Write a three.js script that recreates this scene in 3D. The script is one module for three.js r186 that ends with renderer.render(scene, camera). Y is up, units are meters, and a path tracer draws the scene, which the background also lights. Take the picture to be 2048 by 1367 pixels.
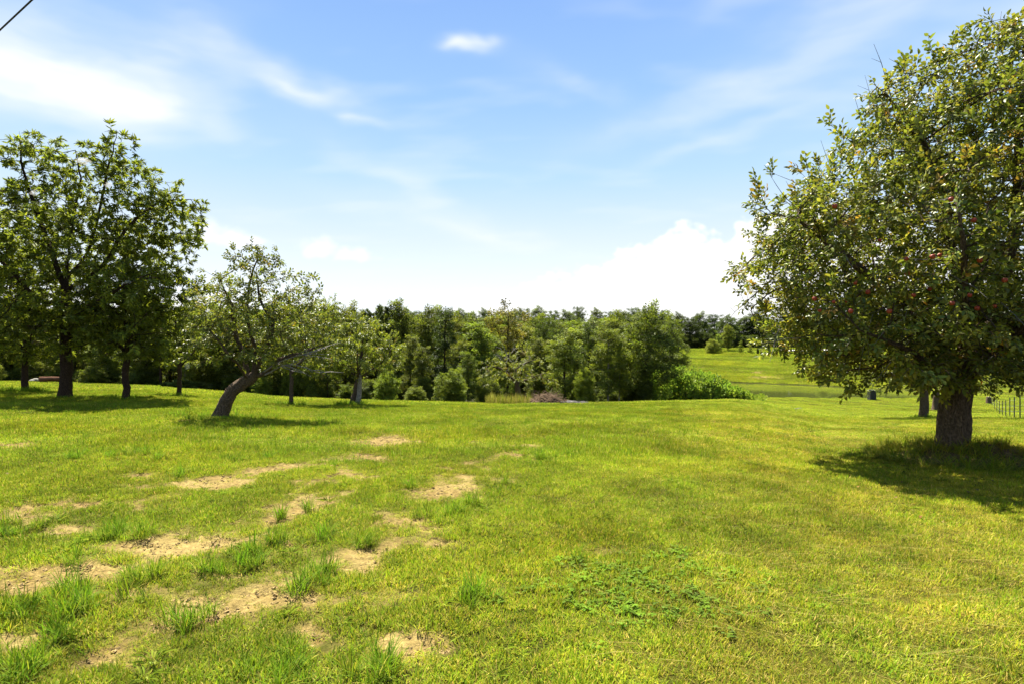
import * as THREE from 'three';
import { mergeGeometries } from 'three/addons/utils/BufferGeometryUtils.js';
import { createNoise2D, createNoise3D } from 'simplex-noise';

// ---------------------------------------------------------------- seeded random and noise
function mulberry(a) { return () => { a = (a + 0x6d2b79f5) | 0; let t = Math.imul(a ^ (a >>> 15), 1 | a); t = (t + Math.imul(t ^ (t >>> 7), 61 | t)) ^ t; return ((t ^ (t >>> 14)) >>> 0) / 4294967296; }; }
const n2 = createNoise2D(mulberry(11)), n2b = createNoise2D(mulberry(12)), n3 = createNoise3D(mulberry(13));
const fbm = (n, x, y, o = 4) => { let s = 0, a = 0.5; for (let i = 0; i < o; i++) { s += a * n(x, y); x = x * 2.03 + 7.1; y = y * 2.03 - 3.7; a *= 0.5; } return s; };
const clamp = (x, a = 0, b = 1) => Math.min(b, Math.max(a, x)), lerp = (a, b, t) => a + (b - a) * t;
const sstep = (a, b, x) => { const t = clamp((x - a) / (b - a)); return t * t * (3 - 2 * t); };
const V = (x, y, z) => new THREE.Vector3(x, y, z);

// ---------------------------------------------------------------- camera
const EYE = 1.6, F = 1138, CX = 1024, CY = 683;   // a level 20 mm wide-angle lens at standing eye height
const scene = new THREE.Scene();
const camera = new THREE.PerspectiveCamera(2 * Math.atan(683.5 / F) * 180 / Math.PI, 2048 / 1367, 0.1, 3000);
camera.position.set(0, EYE, 0);
camera.lookAt(0, EYE, -10);
const renderer = new THREE.WebGLRenderer({ antialias: true });
renderer.setSize(1024, 683);
renderer.toneMapping = THREE.LinearToneMapping;
renderer.toneMappingExposure = 4.1;
renderer.shadowMap.enabled = true;

// ---------------------------------------------------------------- sun
const SUN = V(-0.22, 1, -0.52).normalize();
const sun = new THREE.DirectionalLight(new THREE.Color().setRGB(1, 0.95, 0.86), 5);
sun.name = 'sun';
sun.position.copy(SUN).multiplyScalar(200); sun.target.position.set(0, 0, 0);
sun.castShadow = true; sun.shadow.radius = 1;
Object.assign(sun.shadow.camera, { left: -120, right: 120, top: 120, bottom: -120, near: 1, far: 500 });
scene.add(sun, sun.target);

// ---------------------------------------------------------------- sky: blue summer air, thin high cloud, white cumulus low down
{
  const W = 2400, H = 1200, data = new Float32Array(W * H * 4);
  // radiance by elevation in degrees
  const stops = [[0, 0.62, 0.63, 0.64], [5, 0.50, 0.545, 0.58], [10, 0.40, 0.47, 0.55], [16, 0.27, 0.395, 0.53], [23, 0.19, 0.318, 0.508], [31, 0.15, 0.262, 0.495], [50, 0.09, 0.18, 0.43], [90, 0.065, 0.14, 0.38]];
  const grad = (e, c) => { for (let i = 1; i < stops.length; i++) if (e <= stops[i][0]) { const t = (e - stops[i - 1][0]) / (stops[i][0] - stops[i - 1][0]); return lerp(stops[i - 1][c], stops[i][c], t); } return stops[7][c]; };
  // cloud wisps by direction: azimuth from straight ahead and elevation in degrees, half sizes, tilt, strength
  const wisps = [
    [-39, 19.8, 9, 2.0, -2, 0.95], [-35, 19, 6.5, 2.2, 0, 0.8], [-42, 23, 9, 2.2, 10, 0.45], [-31, 23, 6, 3.4, 40, 0.4], [-45, 19.5, 14, 3, 0, 0.6],
    [-21, 22.6, 5.5, 1.1, -6, 0.75], [-25.5, 24.5, 5, 1.0, -14, 0.4], [-15.2, 20.5, 1.9, 0.55, -8, 0.55], [-4.4, 27.4, 2.7, 0.62, 0, 0.9],
    [19, 21.5, 12, 1.5, 11, 0.34], [30, 24.5, 10, 1.8, 12, 0.3], [20, 18.5, 8, 0.7, 14, 0.3], [6, 24.5, 5, 1.2, -20, 0.25], [33, 27.5, 8, 2.2, 8, 0.4], [25, 30, 7, 1.4, 10, 0.3],
    [-11, 15.2, 9, 1.5, -26, 0.3], [-3, 10.5, 5, 0.9, -12, 0.42], [-8, 12, 12, 1.5, -12, 0.2], [40, 22, 12, 2.4, 10, 0.35],
  ].map((w) => [...w, Math.cos(w[4] * Math.PI / 180), Math.sin(w[4] * Math.PI / 180)]);
  // tops of the cumulus bank by azimuth
  const bank = [[-180, 5.5], [-150, 8], [-120, 4.5], [-90, 6.5], [-60, 4], [-30, 4.2], [-12, 1.6], [-7, 3.0], [0, 5.2], [5, 6.6], [9.5, 8], [13, 9.0], [15.4, 10.8], [17.3, 11.2], [19.2, 9.6], [20.5, 9.6], [22, 11.2], [24.5, 12], [30, 11.5], [36, 8], [42, 6], [60, 7.5], [90, 4.5], [120, 8], [150, 6], [180, 5.5]];
  const puffs = [[-28.2, 9.4, 2.2, 1.5], [-25.8, 9.0, 2.4, 1.2], [-18.7, 8.7, 1.9, 1.5], [-15.9, 8.2, 2.2, 1.0], [-70, 10, 3, 1.6], [85, 11, 3.5, 1.8], [140, 9, 3, 1.5], [-130, 10, 3, 1.5]];
  const bankTop = (az) => { for (let i = 1; i < bank.length; i++) if (az <= bank[i][0]) { const t = (az - bank[i - 1][0]) / (bank[i][0] - bank[i - 1][0]); return lerp(bank[i - 1][1], bank[i][1], t); } return 5.5; };
  for (let j = 0; j < H; j++) {
    const up = ((j + 0.5) / H - 0.5) * Math.PI, e = up * 180 / Math.PI, ce = Math.cos(up), se = Math.sin(up);
    const row = wisps.filter((w) => Math.abs(e - w[1]) < (w[2] * Math.abs(w[7]) + w[3]) * 2 + 0.8), gr = grad(Math.max(0, e), 1), gg = grad(Math.max(0, e), 2), gb = grad(Math.max(0, e), 3);
    for (let i = 0; i < W; i++) {
      const o = (j * W + i) * 4;
      if (e < -1) { data[o] = 0.3; data[o + 1] = 0.3; data[o + 2] = 0.305; data[o + 3] = 1; continue; }
      const phi = ((i + 0.5) / W - 0.5) * 2 * Math.PI, x = Math.cos(phi) * ce, z = Math.sin(phi) * ce;
      const az = Math.atan2(x, -z) * 180 / Math.PI;
      let r = gr, g = gg, b = gb;
      // thin high cloud on a plane far above
      const k = 1 / (se + 0.12), cx = x * k, cz = z * k;
      let c = 0;
      if (e > 2) {
        const veil = fbm(n2, cx * 0.9 + 3, cz * 1.9 + 1, 3), streak = fbm(n2b, cx * 2.2 + cz * 1.1, cz * 5.5 - cx * 1.4, 3);
        c = 0.20 * sstep(-0.05, 0.7, veil + 0.35 * streak);
        const wx = az + 1.3 * n2(az * 0.13, e * 0.2) + 0.3 * n2b(az * 0.4, e * 0.5), wy = e + 0.5 * n2b(az * 0.11 + 5, e * 0.22) + 0.12 * n2(az * 0.4, e * 0.9 + 4);
        const tex = row.length ? 0.85 + 0.28 * fbm(n2b, wx * 0.12, wy * 0.7, 3) : 1;
        for (let n = 0; n < row.length; n++) {
          const w = row[n], sa = w[2], sb = w[3], s = w[5], dx = wx - w[0], dy = wy - w[1]; if (Math.abs(dx) > sa * 2) continue;
          const ct = w[6], st = w[7], u = (dx * ct + dy * st) / sa, v = (-dx * st + dy * ct) / sb;
          c += s * tex * Math.exp(-(u * u + v * v) * 1.3) * (1 - c * 0.6);
        }
        c = clamp(c);
      }
      const CW = [0.50, 0.525, 0.56];
      r = lerp(r, CW[0], c); g = lerp(g, CW[1], c); b = lerp(b, CW[2], c);
      // cumulus
      if (e < 20) {
        const lump = 1.0 * fbm(n2, az * 0.16, e * 0.28, 2) + 1.35 * fbm(n2b, az * 0.42 + 9, e * 0.6, 4);
        let q = sstep(-0.45, 0.65, bankTop(az) + lump - e);
        for (const [a, el, sa, sb] of puffs) { const dx = (az - a) / sa, dy = (e - el) / (e < el ? sb * 0.6 : sb); const d = 1 - Math.sqrt(dx * dx + dy * dy) + 0.35 * lump; q = Math.max(q, 0.75 * sstep(-0.15, 0.8, d)); }
        const w = 0.60 + 0.03 * n2(az * 0.3, e * 0.5);
        r = lerp(r, w, q); g = lerp(g, w * 1.005, q); b = lerp(b, w * 1.01, q);
      }
      data[o] = r * 0.49; data[o + 1] = g * 0.49; data[o + 2] = b * 0.49; data[o + 3] = 1;
    }
  }
  const t = new THREE.DataTexture(data, W, H, THREE.RGBAFormat, THREE.FloatType);
  t.mapping = THREE.EquirectangularReflectionMapping; t.magFilter = THREE.LinearFilter; t.needsUpdate = true;
  scene.background = t; scene.environment = t;
}

// ---------------------------------------------------------------- helpers for objects
const used = new Map();
function numbered(name) { const n = used.get(name) || 0; used.set(name, n + 1); return n ? name + '_' + String(n).padStart(3, '0') : name; }
function shade(o) { o.traverse((m) => { if (m.isMesh) { m.castShadow = true; m.receiveShadow = true; } }); return o; }
function add(o, name, label, category, group, kind) {
  o.name = numbered(name); o.userData.label = label;
  if (category) o.userData.category = category; if (group) o.userData.group = group; if (kind) o.userData.kind = kind;
  scene.add(shade(o)); return o;
}
const C = (r, g, b) => new THREE.Color().setRGB(r, g, b);

// ---------------------------------------------------------------- terrain: lawn falling to a wooded hollow ahead and a pond with a far hillside
const tanAt = (p) => (p - CX) / F;
const kTab = [[-0.95, 0.00062], [-0.636, 0.00088], [-0.37, 0.00155], [0, 0.0019], [0.24, 0.00177], [0.5, 0.0015], [1, 0.0012]];
const kOf = (t) => { for (let i = 1; i < kTab.length; i++) if (t <= kTab[i][0]) return lerp(kTab[i - 1][1], kTab[i][1], clamp((t - kTab[i - 1][0]) / (kTab[i][0] - kTab[i - 1][0]))); return kTab[6][1]; };
const WATER = -4.3;
const farShore = (t) => 85 - (t * F + CX - 1440) * 0.04;
function pondMask(t, D) { const m = Math.min(D - 59, farShore(t) - D, (t - tanAt(1428)) * D * 0.9, (tanAt(1860) - t) * D); return sstep(0, 3, m + 0.8 * n2(t * 22, D * 0.16)); }
function groundH(x, z) {
  const D = Math.max(0, -z), t = clamp(x / Math.max(D, 8), -1.05, 1.05);
  const k = kOf(t);
  let c = -k * D * D;
  c = c > -3.6 ? c : -3.6 - 0.55 * (1 - Math.exp((c + 3.6) / 0.55));
  c = lerp(c, 1.8, sstep(80, 190, D));
  let r = -4.2 * sstep(2, 54, D);
  const fs = farShore(t);
  if (D > fs) { const s = clamp((D - fs) / 45); r = -4.2 + 4.45 * (1 - Math.pow(1 - s, 1.25)) + Math.max(0, D - 132) * 0.02; }
  let h = lerp(D > fs ? r : c, r, sstep(0.38, 0.58, t)); if (t < 0.3 && D > fs) h = lerp(c, r, sstep(0.2, 0.3, t));
  // earth bank at the end of the pond
  const bx = (t * F + CX - 1395) / 40, by = (D - 64) / 9; h += 1.5 * Math.exp(-(bx * bx + by * by));
  h = lerp(h, -5.4, pondMask(t, D) * (t > 0.2 ? 1 : 0));
  h += 0.05 * n2(x * 0.22, z * 0.22) * sstep(3, 12, D) + 0.02 * n2b(x * 0.7, z * 0.7);
  return h;
}
const P = (p, D) => { const x = tanAt(p) * D; return V(x, groundH(x, -D), -D); };          // a spot on the ground
const at = (p, q, D) => V(tanAt(p) * D, EYE + (CY - q) / F * D, -D);                       // a spot in the air
const onFlat = (p, q) => { const D = EYE * F / (q - CY); return [tanAt(p) * D, D]; };

// bare soil worn through the turf: centre, half sizes (metres along and across), turn
const soil = [];
for (const [p, q, rx, ry, s] of [[20, 882, 70, 10, 1], [400, 955, 85, 17, 0.95], [285, 942, 35, 9, 0.7], [150, 1000, 110, 14, 0.75], [50, 1012, 70, 14, 0.6], [595, 1000, 80, 17, 1], [900, 967, 66, 27, 1.05], [1052, 869, 44, 9, 0.9],
  [775, 858, 65, 20, 0.95], [720, 892, 40, 12, 0.7], [340, 1085, 120, 28, 1], [470, 1072, 120, 24, 0.85], [160, 1135, 115, 34, 1.1], [35, 1165, 75, 34, 1.1], [560, 1192, 120, 28, 0.85], [815, 1283, 62, 42, 1.15], [720, 1125, 40, 14, 0.7], [250, 1182, 60, 20, 0.6],
  [130, 1050, 60, 16, 0.7], [190, 1310, 90, 26, 0.65], [660, 1250, 70, 20, 0.5], [900, 920, 40, 9, 0.6], [1200, 1090, 40, 10, 0.5], [370, 826, 20, 4, 0.7], [470, 1030, 40, 10, 0.5], [40, 1265, 60, 25, 0.55], [940, 862, 30, 7, 0.6], [640, 915, 40, 8, 0.55], [520, 1140, 50, 12, 0.4], [1080, 848, 24, 5, 0.7]]) {
  const [x, D] = onFlat(p, q); soil.push([x, -D, Math.max(0.12, rx / F * D), Math.max(0.12, ry / F * D * D / EYE * 0.75), s]);
}
soil.push([tanAt(645) * 29, -29, 2.2, 2.5, 0.8], [tanAt(1405) * 64, -64, 2.6, 7, 1.3], [tanAt(1528) * 86, -86, 2.4, 1.0, 0.75], [tanAt(1555) * 84.5, -84.5, 2.4, 0.6, 0.6], [tanAt(1518) * 90, -90, 0.8, 2, 0.7], [tanAt(1490) * 94, -94, 1.5, 1, 0.5], [tanAt(1397) * 98, -98, 1.2, 0.8, 0.5]);
const tracks = [[[-20, 1175], [160, 1132], [340, 1085], [600, 1000], [690, 925], [790, 850]], [[440, 1215], [720, 1122], [900, 966], [1000, 900], [1075, 858]], [[100, 1015], [290, 985], [410, 952], [640, 905]]].map((t) => t.map(([p, q]) => { const [x, D] = onFlat(p, q); return [x, -D]; }));
function trackAt(x, z) {
  let best = 9; for (const t of tracks) for (let i = 1; i < t.length; i++) { const [ax, az] = t[i - 1], [bx, bz] = t[i], dx = bx - ax, dz = bz - az, k = clamp(((x - ax) * dx + (z - az) * dz) / (dx * dx + dz * dz)); best = Math.min(best, Math.hypot(x - ax - dx * k, z - az - dz * k)); }
  return best;
}
function soilAt(x, z) {
  let m = z > -16 && z < -1 ? 0.62 - 0.95 * trackAt(x, z) + 0.5 * n2b(x * 0.9 + 3, z * 0.9) + 0.35 * n2(x * 2.4, z * 2.4) - 0.06 : 0; const wob = 0.35 * n2(x * 2.1, z * 2.1) + 0.25 * n2b(x * 6.3, z * 6.3);
  for (const [sx, sz, rx, rz, s] of soil) { const dx = (x - sx) / rx, dz = (z - sz) / rz, q = dx * dx + dz * dz; if (q < 5) m = Math.max(m, s * (1.5 - Math.sqrt(q)) + wob * 1.15); }
  return sstep(0.0, 0.95, m);
}
// how dry and straw-like the mown turf is (0 green, 1 straw)
function dryAt(x, z) {
  const D = -z;
  const mown = sstep(0.15, 0.5, x / Math.max(D, 2) + 0.09 * n2(x * 0.4, z * 0.4)) * sstep(30, 5, D);
  return clamp(0.22 + 0.75 * mown * (0.7 + 0.5 * n2b(x * 0.9, z * 0.9)) + 0.3 * fbm(n2, x * 0.5, z * 0.5, 3));
}
const cloverAt = (x, z) => { const [cx, cd] = onFlat(1290, 1165); const dx = (x - cx) / 0.8, dz = (z + cd) / 0.6; return sstep(0.1, 1.1, 1.25 - Math.sqrt(dx * dx + dz * dz) + 0.6 * n2(x * 2.3, z * 2.3)); };

// fine neutral grain shared by soil and turf; uv in metres
function grainTexture(size, seed, f) {
  const d = new Uint8Array(size * size * 4);
  for (let y = 0; y < size; y++) for (let x = 0; x < size; x++) { const v = clamp(f(x / size, y / size)) * 255, o = (y * size + x) * 4; d[o] = d[o + 1] = d[o + 2] = v; d[o + 3] = 255; }
  const t = new THREE.DataTexture(d, size, size); t.magFilter = THREE.LinearFilter; t.wrapS = t.wrapT = THREE.RepeatWrapping; t.needsUpdate = true; return t;
}
const tileN = (u, v, f, n = n3) => { const a = u * 2 * Math.PI, r = f / (2 * Math.PI); return n(Math.cos(a) * r + 3, Math.sin(a) * r, v * f) * (1 - v) + n(Math.cos(a) * r + 3, Math.sin(a) * r, (v - 1) * f) * v; };
const soilBump = grainTexture(512, 1, (u, v) => 0.5 + 0.28 * tileN(u, v, 14) + 0.2 * tileN(u, v, 40) + 0.12 * tileN(u, v, 110));
const soilMap = grainTexture(512, 2, (u, v) => 0.84 + 0.12 * tileN(u, v, 20) + 0.10 * tileN(u, v, 70) + 0.06 * tileN(u, v, 160));
soilMap.colorSpace = THREE.SRGBColorSpace;
{
  const th = [], rings = [];
  for (let a = -50; a <= 50; a += 0.27) th.push(a * Math.PI / 180);
  for (let a = 53; a < 310; a += 5) th.push(a * Math.PI / 180);
  for (let r = 0.7; r < 700; r *= 1.0155) rings.push(r);
  const nc = th.length, nr = rings.length, pos = new Float32Array((nc * nr + 1) * 3), col = new Float32Array((nc * nr + 1) * 3), uv = new Float32Array((nc * nr + 1) * 2), idx = [];
  const put = (i, x, z) => {
    const s = soilAt(x, z), D = -z, h = groundH(x, z) - s * 0.02 + (D < 14 ? s * (0.018 * n2(x * 9, z * 9) + 0.02 * n2b(x * 3.3, z * 3.3)) : 0);
    pos.set([x, h, z], i * 3); uv.set([x / 1.3, z / 1.3], i * 2);
    const v = 0.85 + 0.3 * fbm(n2, x * 0.12, z * 0.12, 4) + 0.2 * n2b(x * 1.7, z * 1.7);
    const dry = dryAt(x, z);
    const g = [lerp(0.062, 0.09, dry) * v, lerp(0.07, 0.08, dry) * v, 0.010 * v];
    const tone = clamp(0.5 + 0.45 * n2(x * 0.8 + 9, z * 0.8) + 0.4 * n2b(x * 7, z * 7)), so = [lerp(0.195, 0.30, tone), lerp(0.133, 0.222, tone), lerp(0.042, 0.075, tone)];
    // leaf mould on the floor of the woods
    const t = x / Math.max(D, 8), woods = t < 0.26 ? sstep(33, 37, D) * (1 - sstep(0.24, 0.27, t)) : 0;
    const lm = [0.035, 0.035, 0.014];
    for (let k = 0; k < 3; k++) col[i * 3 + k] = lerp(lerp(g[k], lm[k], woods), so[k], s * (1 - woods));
  };
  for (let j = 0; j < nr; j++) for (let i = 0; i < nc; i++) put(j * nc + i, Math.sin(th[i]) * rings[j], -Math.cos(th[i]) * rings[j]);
  put(nc * nr, 0, 0);
  for (let i = 0; i < nc; i++) {
    const i2 = (i + 1) % nc; idx.push(nc * nr, i2, i);
    for (let j = 0; j < nr - 1; j++) { const a = j * nc + i, b = j * nc + i2; idx.push(a, b, a + nc, b, b + nc, a + nc); }
  }
  const g = new THREE.BufferGeometry();
  g.setAttribute('position', new THREE.BufferAttribute(pos, 3)); g.setAttribute('color', new THREE.BufferAttribute(col, 3)); g.setAttribute('uv', new THREE.BufferAttribute(uv, 2));
  g.setIndex(idx); g.computeVertexNormals();
  if (g.attributes.normal.getY(nc * 5) < 0) { for (let i = 0; i < idx.length; i += 3) { const q = idx[i]; idx[i] = idx[i + 1]; idx[i + 1] = q; } g.setIndex(idx); g.computeVertexNormals(); }
  add(new THREE.Mesh(g, new THREE.MeshPhysicalMaterial({ vertexColors: true, map: soilMap, bumpMap: soilBump, bumpScale: 0.02, roughness: 1, specularIntensity: 0.08 })), 'ground', 'rolling ground of turf and bare tan soil running down to woods and pond', null, null, 'structure');
}
// pond
{
  const g = new THREE.BufferGeometry(), pos = [], idx = [], NP = 40, ND = 24;
  for (let j = 0; j <= ND; j++) for (let i = 0; i <= NP; i++) { const D = lerp(55, 90, j / ND), x = tanAt(lerp(1405, 1890, i / NP)) * D; pos.push(x, WATER, -D); }
  for (let j = 0; j < ND; j++) for (let i = 0; i < NP; i++) { const a = j * (NP + 1) + i; idx.push(a, a + 1, a + NP + 1, a + 1, a + NP + 2, a + NP + 1); }
  g.setAttribute('position', new THREE.Float32BufferAttribute(pos, 3)); g.setIndex(idx); g.computeVertexNormals();
  g.setAttribute('uv', new THREE.Float32BufferAttribute(pos.filter((_, i) => i % 3 !== 1).map((v) => v / 6), 2));
  const ripple = grainTexture(256, 3, (u, v) => 0.5 + 0.3 * tileN(u, v, 8) + 0.2 * tileN(u, v, 22));
  add(new THREE.Mesh(g, new THREE.MeshPhysicalMaterial({ color: C(0.05, 0.06, 0.012), roughness: 0.05, ior: 1.33, bumpMap: ripple, bumpScale: 0.0007 })), 'pond_water', 'still green pond below the far hillside field', null, null, 'structure');
}

// ---------------------------------------------------------------- leaf and grass geometry
class Faces {
  constructor() { this.p = []; this.c = []; this.i = []; }
  vert(v, c) { this.p.push(v.x, v.y, v.z); this.c.push(c[0], c[1], c[2]); return this.p.length / 3 - 1; }
  tri(a, b, c) { this.i.push(a, b, c); }
  build() { const g = new THREE.BufferGeometry(); g.setAttribute('position', new THREE.Float32BufferAttribute(this.p, 3)); g.setAttribute('color', new THREE.Float32BufferAttribute(this.c, 3)); g.setIndex(this.i); g.computeVertexNormals(); return g; }
  // a leaf with a folded midrib from point o along d, face towards n
  leaf(o, d, n, len, wid, col, fold = 0.22, curl = 0.15) {
    const s = V().crossVectors(d, n).normalize(), u = V().crossVectors(s, d).normalize();
    const q = (y, x, z) => o.clone().addScaledVector(d, y * len).addScaledVector(s, x * wid).addScaledVector(u, z * len);
    const a = this.vert(q(0, 0, 0), col), l1 = this.vert(q(0.32, -0.46, fold * 0.42), col), l2 = this.vert(q(0.68, -0.38, fold * 0.3 - curl * 0.45), col), m = this.vert(q(0.5, 0, -curl * 0.2), col),
      r1 = this.vert(q(0.32, 0.46, fold * 0.42), col), r2 = this.vert(q(0.68, 0.38, fold * 0.3 - curl * 0.45), col), t = this.vert(q(1, 0, -curl), col);
    this.tri(a, m, l1); this.tri(l1, m, l2); this.tri(l2, m, t); this.tri(a, r1, m); this.tri(r1, r2, m); this.tri(r2, t, m);
  }
  // a plain four-cornered leaf for far crowns
  flake(o, d, n, len, wid, col) {
    const s = V().crossVectors(d, n).normalize(), u = V().crossVectors(s, d).normalize();
    const q = (y, x, z) => this.vert(o.clone().addScaledVector(d, y * len).addScaledVector(s, x * wid).addScaledVector(u, z * len), col);
    const a = q(0, 0, 0), l = q(0.5, -0.5, 0.12), r = q(0.5, 0.5, 0.12), t = q(1, 0, -0.1);
    this.tri(a, t, l); this.tri(a, r, t);
  }
  stick(a, b, ra, rb, col) {
    const d = b.clone().sub(a).normalize(), e = Math.abs(d.y) < 0.9 ? V(0, 1, 0) : V(1, 0, 0), s = V().crossVectors(d, e).normalize(), u = V().crossVectors(s, d), k = [];
    for (let i = 0; i < 3; i++) { const w = s.clone().multiplyScalar(Math.cos(i * 2.094)).addScaledVector(u, Math.sin(i * 2.094)); k.push(this.vert(a.clone().addScaledVector(w, ra), col), this.vert(b.clone().addScaledVector(w, rb), col)); }
    for (let i = 0; i < 3; i++) { const j = (i + 1) % 3; this.tri(k[2 * i], k[2 * j], k[2 * i + 1]); this.tri(k[2 * j], k[2 * j + 1], k[2 * i + 1]); }
  }
  blade(o, dir, tilt, len, wid, col, bend) {
    const s = V(-dir.z, 0, dir.x); let p = o.clone(), a = tilt; const N = 3, rows = [];
    for (let i = 0; i <= N; i++) {
      const w = wid * 0.5 * (i === 0 ? 0.7 : i === N ? 0 : 1 - 0.25 * i / N);
      if (i < N) rows.push([this.vert(p.clone().addScaledVector(s, -w), col), this.vert(p.clone().addScaledVector(s, w), col)]); else rows.push([this.vert(p, col)]);
      p = p.clone().addScaledVector(dir, Math.sin(a) * len / N); p.y += Math.cos(a) * len / N; a = Math.min(a + bend / N, 1.9);
    }
    for (let i = 0; i < N - 1; i++) { const [a0, b0] = rows[i], [a1, b1] = rows[i + 1]; this.tri(a0, b0, a1); this.tri(b0, b1, a1); }
    this.tri(rows[N - 1][0], rows[N - 1][1], rows[N][0]);
  }
}
const leafMaterial = (name, o = {}) => new THREE.MeshPhysicalMaterial({ name, vertexColors: true, roughness: 1, transmission: 0.42, thickness: 0, clearcoat: 0.5, clearcoatRoughness: 0.32, side: THREE.DoubleSide, ...o });
const grassMat = leafMaterial('grass', { transmission: 0.42, clearcoat: 0, specularIntensity: 0.12 });
const appleMat = leafMaterial('apple leaf', { transmission: 0.42, clearcoat: 0.45, clearcoatRoughness: 0.36, specularIntensity: 0.2 });
const treeMat = leafMaterial('tree leaf', { transmission: 0.45, clearcoat: 0.18, clearcoatRoughness: 0.42, specularIntensity: 0.2 });

const pick = (r, a) => a[Math.floor(r() * a.length)];
const jit = (r, c, k) => { const f = 1 + (r() - 0.5) * 2 * k, w = 1 + (r() - 0.5) * k; return [c[0] * f * w, c[1] * f, c[2] * f]; };

// ---------------------------------------------------------------- turf
const GREENS = [[0.146, 0.228, 0.0080], [0.181, 0.263, 0.0090], [0.216, 0.292, 0.0110], [0.111, 0.187, 0.0080]], STRAW = [[0.363, 0.304, 0.0500], [0.316, 0.281, 0.0350], [0.421, 0.351, 0.0800]], OLIVE = [[0.234, 0.263, 0.0120], [0.275, 0.281, 0.0160]];
function tuft(seed, { n, R, L, W, tilt, straw = 0.08, olive = 0.2, bend = 0.9 }) {
  const r = mulberry(seed), f = new Faces();
  for (let i = 0; i < n; i++) {
    const a = r() * 6.283, q = Math.sqrt(r()) * R, b = r() * 6.283, u = r();
    const col = jit(r, u < straw ? pick(r, STRAW) : u < straw + olive ? pick(r, OLIVE) : pick(r, GREENS), 0.22);
    f.blade(V(Math.cos(a) * q, -0.008, Math.sin(a) * q), V(Math.cos(b), 0, Math.sin(b)), lerp(tilt[0], tilt[1], r()), lerp(L[0], L[1], r() * r() * 0.6 + r() * 0.4), lerp(W[0], W[1], r()), col, bend * (0.3 + r()));
  }
  return f.build();
}
function cloverTuft(seed) {
  const r = mulberry(seed), f = new Faces();
  for (let i = 0; i < 9; i++) {
    const a = r() * 6.283, q = Math.sqrt(r()) * 0.06, h = 0.014 + r() * 0.022, o = V(Math.cos(a) * q, h, Math.sin(a) * q), col = jit(r, [0.10, 0.175, 0.009], 0.3);
    f.stick(V(o.x * 0.7, -0.01, o.z * 0.7), o, 0.0008, 0.0006, col);
    const up = V((r() - 0.5) * 0.7, 1, (r() - 0.5) * 0.7).normalize(), b0 = r() * 6.283;
    for (let k = 0; k < 3; k++) { const b = b0 + k * 2.094, d = V(Math.cos(b), 0.1, Math.sin(b)); d.addScaledVector(up, -d.dot(up)).normalize(); f.leaf(o, d, up, 0.017 + r() * 0.006, 0.016, col, 0.15, 0.08); }
  }
  return f.build();
}
function weedRosette(seed) {   // broad-leaved crabgrass and plantain sprigs
  const r = mulberry(seed), f = new Faces();
  for (let i = 0; i < 16; i++) {
    const b = r() * 6.283, d = V(Math.cos(b), 0.25 + r() * 0.8, Math.sin(b)).normalize(), q = r() * 0.06, len = 0.05 + r() * 0.06;
    f.leaf(V(Math.cos(b) * q, 0.005 + r() * 0.03, Math.sin(b) * q), d, V((r() - 0.5), 1.2, (r() - 0.5)).normalize(), len, 0.009 + r() * 0.007, jit(r, pick(r, [[0.14, 0.19, 0.012], [0.18, 0.22, 0.018], [0.115, 0.165, 0.01]]), 0.2), 0.3, 0.3);
  }
  return f.build();
}
const M4 = new THREE.Matrix4(), Q = new THREE.Quaternion(), EUL = new THREE.Euler();
class Scatter {
  constructor(geos) { this.geos = geos; this.m = geos.map(() => []); this.c = geos.map(() => []); }
  put(i, x, y, z, turn, s, col, tx = 0, tz = 0, sy = s) { EUL.set(tx, turn, tz, 'YXZ'); Q.setFromEuler(EUL); M4.compose(V(x, y, z), Q, V(s, sy, s)); this.m[i].push(...M4.elements); this.c[i].push(col[0], col[1], col[2]); }
  meshes(mat) {
    return this.geos.map((g, i) => {
      const n = this.m[i].length / 16, im = new THREE.InstancedMesh(g, mat, n);
      im.instanceMatrix.array.set(this.m[i]); im.instanceColor = new THREE.InstancedBufferAttribute(new Float32Array(this.c[i]), 3);
      im.name = 'grass_tuft'; im.userData.kind = 'stuff'; return im;
    }).filter((m) => m.count);
  }
}
function stuff(sc, mat, name, label) { const g = new THREE.Group(); for (const m of sc.meshes(mat)) g.add(m); add(g, name, label, null, null, 'stuff'); }
const inFrame = (x, D, pad = 0.08) => Math.abs(x) < D * (0.9 + pad) + 0.5;
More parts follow.
